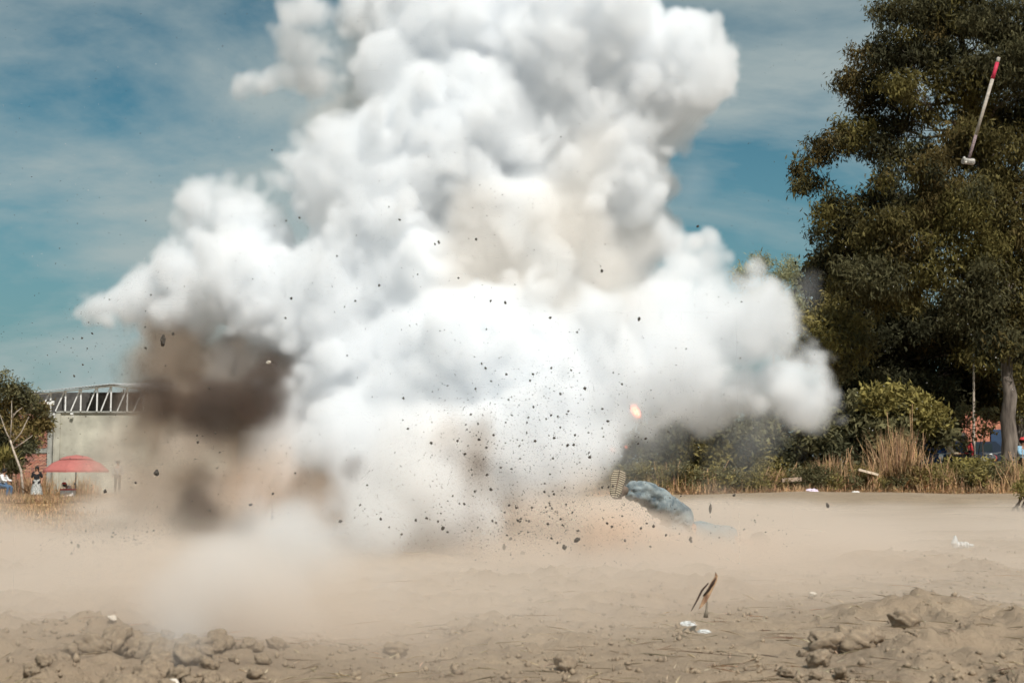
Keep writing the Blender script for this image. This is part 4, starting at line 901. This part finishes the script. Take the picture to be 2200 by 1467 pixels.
def ftan(X, Y, Z, res, size):
    S = billow(res, size, sdf(X, Y, Z, res, size, TAN, .10), ((.8, .24), (.4, .14), (.2, .07)))
    return np.clip(S / .45, 0, 1)
volume('tan_smoke', 'tan stained smoke showing between the white billows', (-6.5, 14.8, 1.2), (3.0, 21.6, 7.9), .09, ftan, volmat('tan_smoke', (.94, .905, .86), 1.5))
BROWN = [(285, 830, 80, -.1), (300, 880, 70, -.1), (360, 800, 90, -.3), (400, 870, 100, -.4), (500, 830, 90, -.6), (520, 890, 70, -.6), (340, 760, 50, 0), (440, 840, 100, 0), (520, 820, 90, -.1), (590, 800, 50, -.2), (630, 800, 50, .1), (560, 860, 60, -.1), (480, 770, 60, 0), (380, 920, 60, -.2),
    (990, 1075, 34, -2.8), (1025, 1090, 28, -2.8), (470, 1120, 44, -3.0), (510, 1145, 30, -3.1), (735, 1050, 30, -2.8), (730, 1000, 26, -2.4)]
BANK = [(200, 1050, 60, .3), (280, 1030, 80, 0), (380, 1030, 100, -.4), (300, 1110, 80, -.8), (490, 1050, 110, -1), (590, 1060, 100, -1.2), (690, 1060, 80, -1.4), (410, 1140, 70, -2), (540, 1140, 70, -2), (240, 950, 56, .4), (330, 970, 80, .3), (430, 980, 80, 0), (640, 1120, 60, -1.8)]
CORE = [(560, 830, 50, -1.3), (590, 800, 40, -1.3), (540, 880, 50, -1.3), (490, 810, 40, -.9), (510, 850, 50, -1.1), (985, 1060, 32, -2.9), (1018, 1080, 26, -2.9), (470, 850, 64, -1.2), (540, 850, 76, -1.5), (570, 800, 44, -1.6), (320, 860, 46, -.6), (480, 1135, 34, -3.6), (445, 1115, 30, -3.5), (380, 1105, 26, -3.0), (735, 1045, 22, -3.2), (560, 850, 40, -1.5)]
def fbrown(X, Y, Z, res, size):
    S = billow(res, size, sdf(X, Y, Z, res, size, BROWN, .07), ((.8, .20), (.4, .15), (.2, .10)))
    return np.clip(S / .45, 0, 1) * ss(-5.1, -4.5, X)[:, None, None]
def fcore(X, Y, Z, res, size):
    return np.clip(billow(res, size, sdf(X, Y, Z, res, size, CORE, .08, 1.05), ((.6, .20), (.3, .13), (.15, .08))) / .35, 0, 1)
volume('shade_dark_smoke', 'brown smoke darkened to stand for shade in the hollow, and dark dust knots', (-5, 13.2, -.1), (.4, 19, 3.2), .07, fcore, volmat('shade_dark_smoke', (.17, .125, .10), 4.0))  # hollow's shade under the white overhang is put into this smoke's colour
volume('brown_smoke', 'dark brown smoke hanging in the shaded hollow left of the white plume', (-7.6, 14.3, -.2), (.4, 21, 5.0), .08, fbrown, volmat('brown_smoke', (.56, .46, .37), 3.0))
# ground dust: a soft low bank thrown outward
DUST = [(300, 1070, 90, .6), (400, 1060, 100, .3), (520, 1080, 100, 0), (430, 1110, 120, -.5), (560, 1110, 110, -.8), (690, 1120, 90, -1), (220, 1090, 70, 0), (330, 1160, 90, -1.2), (460, 1170, 70, -2), (620, 1170, 70, -1.6),
    (850, 1170, 80, -1.6), (1000, 1175, 75, -2.0), (1120, 1175, 70, -2.2), (1230, 1170, 65, -2.4), (690, 1228, 44, -5.8), (800, 1215, 52, -5.5), (900, 1210, 50, -5.4), (1000, 1212, 52, -5.3), (1100, 1212, 50, -5.2), (1220, 1208, 46, -5.2), (1330, 1170, 60, -3.0), (1440, 1175, 50, -3.6), (1530, 1180, 46, -3.4)]
THICK = [(1300, 1158, 50, -5.0), (1340, 1152, 46, -4.9), (1395, 1152, 48, -4.9), (1450, 1150, 48, -4.8), (1500, 1152, 48, -4.8), (1560, 1165, 48, -4.8), (1620, 1160, 56, -4.7), (1665, 1170, 46, -4.6)]
def fdust(X, Y, Z, res, size):
    GX = X[:, None, None]; GY = Y[None, :, None]; GZ = Z[None, None, :]
    n = noise3(res, size, (2.4, 2.4, 1.0)) * .5 + noise3(res, size, (1.0, 1.0, .5)) * .28 + noise3(res, size, (.5, .5, .28)) * .14
    # flat layer over the field, thicker towards the blast and to the left
    side = ss(5, -4, GX); edge = ss(-.325, -.25, GX / GY); near = ss(19, 15, GY); leftside = ss(-2.5, -4.5, GX)
    top = .24 + .16 * side - .06 * leftside + .04 * side * ss(18, 14, GY) + .22 * np.exp(-((GX + 0) / 4.0) ** 2 - ((GY - 15) / 5) ** 2)
    start = 6.4 - .9 * side - .22 * np.abs(GX) * (GX > 0)
    lay = np.clip(1 - GZ / (top * np.clip(1 + .8 * n, .25, 3)), 0, 1) ** 1.1 * ss(0, (4.0 - 1.6 * side), GY - start + n * .9) * ss(44, 34, GY)
    lay = lay * (1.0 + .35 * side) * (.9 + .5 * n) * np.maximum(edge, near * .9)
    S = sdf(X, Y, Z, res, size, DUST, .16, 1.0, 1.8) + n * .16
    S = billow(res, size, S, ((.8, .26), (.45, .16)))
    B2 = billow(res, size, sdf(X, Y, Z, res, size, BANK, .10), ((1.0, .26), (.5, .2), (.27, .12)))
    K_ = sdf(X, Y, Z, res, size, THICK, .10, 1.02, .9) + n * .05
    return np.clip(lay, 0, 1) + (np.clip(S / .6, 0, 1) * 1.6 + np.clip(B2 / .45, 0, 1) * 2.2) * edge + np.clip(K_ / .2, 0, 1) * 7
volume('dust_cloud', 'tan dust cloud rolling low over the field', (-13, 6.2, -.5), (14, 34, 2.9), .135, fdust, volmat('tan_dust', (.915, .805, .70), 1.0))
JET = [(900, 1020, 120, -1.8), (950, 1000, 120, -1.6), (870, 1110, 80, -3.0), (960, 1140, 70, -3.4), (1060, 1130, 60, -3.2), (800, 1150, 60, -3.8), (620, 930, 80, -.9), (590, 980, 70, -1.1), (640, 890, 70, -.8), (560, 930, 50, -.7)]
for i_ in range(34):       # the jet hugs the ground and comes towards the near left
    t_ = i_ / 33; px_ = 900 - 470 * t_; py_ = 1050 + 285 * t_ ** .85; y_ = min(14.6, .68 * FP / (py_ - 1015)); ra = (125 - 85 * t_ ** .8) * y_ / FP
    JET.append((px_, py_, ra * SC, y_ - YC))
def fjet(X, Y, Z, res, size):
    S = billow(res, size, sdf(X, Y, Z, res, size, JET, .14, 1.0, .9), ((.8, .18), (.4, .10), (.2, .05)))
    return np.clip(S / .8, 0, 1)
volume('white_plume', 'white plume shooting down and out to the lower left', (-4.5, 6.2, -.3), (1, 19, 2.4), .075, fjet, volmat('plume_smoke', (.985, .978, .97), 7))

# ------------------------------------------------------------------ burning gas
def flame(px, py, y, r, rot, label, strength, c):
    v = P(px, py, y); m = MB().ball((0, 0, 0), 1, 16, 12, (1, 1, 1))
    mat = bpy.data.materials.new('flame'); mat.use_nodes = True; nt = mat.node_tree; nt.nodes.clear()
    o = nt.nodes.new('ShaderNodeOutputMaterial'); p = nt.nodes.new('ShaderNodeVolumePrincipled'); p.inputs['Density'].default_value = .5; p.inputs['Color'].default_value = (.9, .6, .5, 1)
    p.inputs['Emission Color'].default_value = (*c, 1)
    tc_ = nt.nodes.new('ShaderNodeTexCoord'); ln_ = nt.nodes.new('ShaderNodeVectorMath'); ln_.operation = 'LENGTH'; nz_ = nt.nodes.new('ShaderNodeTexNoise'); nz_.inputs['Scale'].default_value = 2.4; nz_.inputs['Detail'].default_value = 4; nz_.inputs['Distortion'].default_value = 1.0
    a1 = nt.nodes.new('ShaderNodeMath'); a1.operation = 'ADD'; mr = nt.nodes.new('ShaderNodeMapRange'); mr.inputs[1].default_value = 1.12; mr.inputs[2].default_value = .55; mr.inputs[3].default_value = 0; mr.inputs[4].default_value = strength
    nt.links.new(tc_.outputs['Object'], ln_.inputs[0]); nt.links.new(tc_.outputs['Object'], nz_.inputs['Vector']); nt.links.new(ln_.outputs['Value'], a1.inputs[0]); nt.links.new(nz_.outputs[0], a1.inputs[1])
    nt.links.new(a1.outputs[0], mr.inputs[0]); nt.links.new(mr.outputs[0], p.inputs['Emission Strength']); nt.links.new(p.outputs[0], o.inputs['Volume'])
    s = y / FP; o_ = m.build('fireball', mat, None, True, label=label, cat='fire', group='bursts of fire in the smoke'); o_.location = v; o_.scale = (r[0] * s, r[0] * s, r[1] * s); o_.rotation_euler = (0, rot, 0)
    return o_
flame(1366, 884, 14.2, (17, 29), R(-25), 'bright orange and white burst of fire in front of the smoke', 45, (1, .22, .10))
flame(1345, 960, 14.2, (8, 8), 0, 'small dim orange spark below the bright burst of fire', 18, (1, .25, .14))
flame(1316, 966, 14.4, (12, 12), 0, 'faint reddish glow left of the dim orange spark', 3, (1, .3, .2))
print('script time', time.time() - T0)
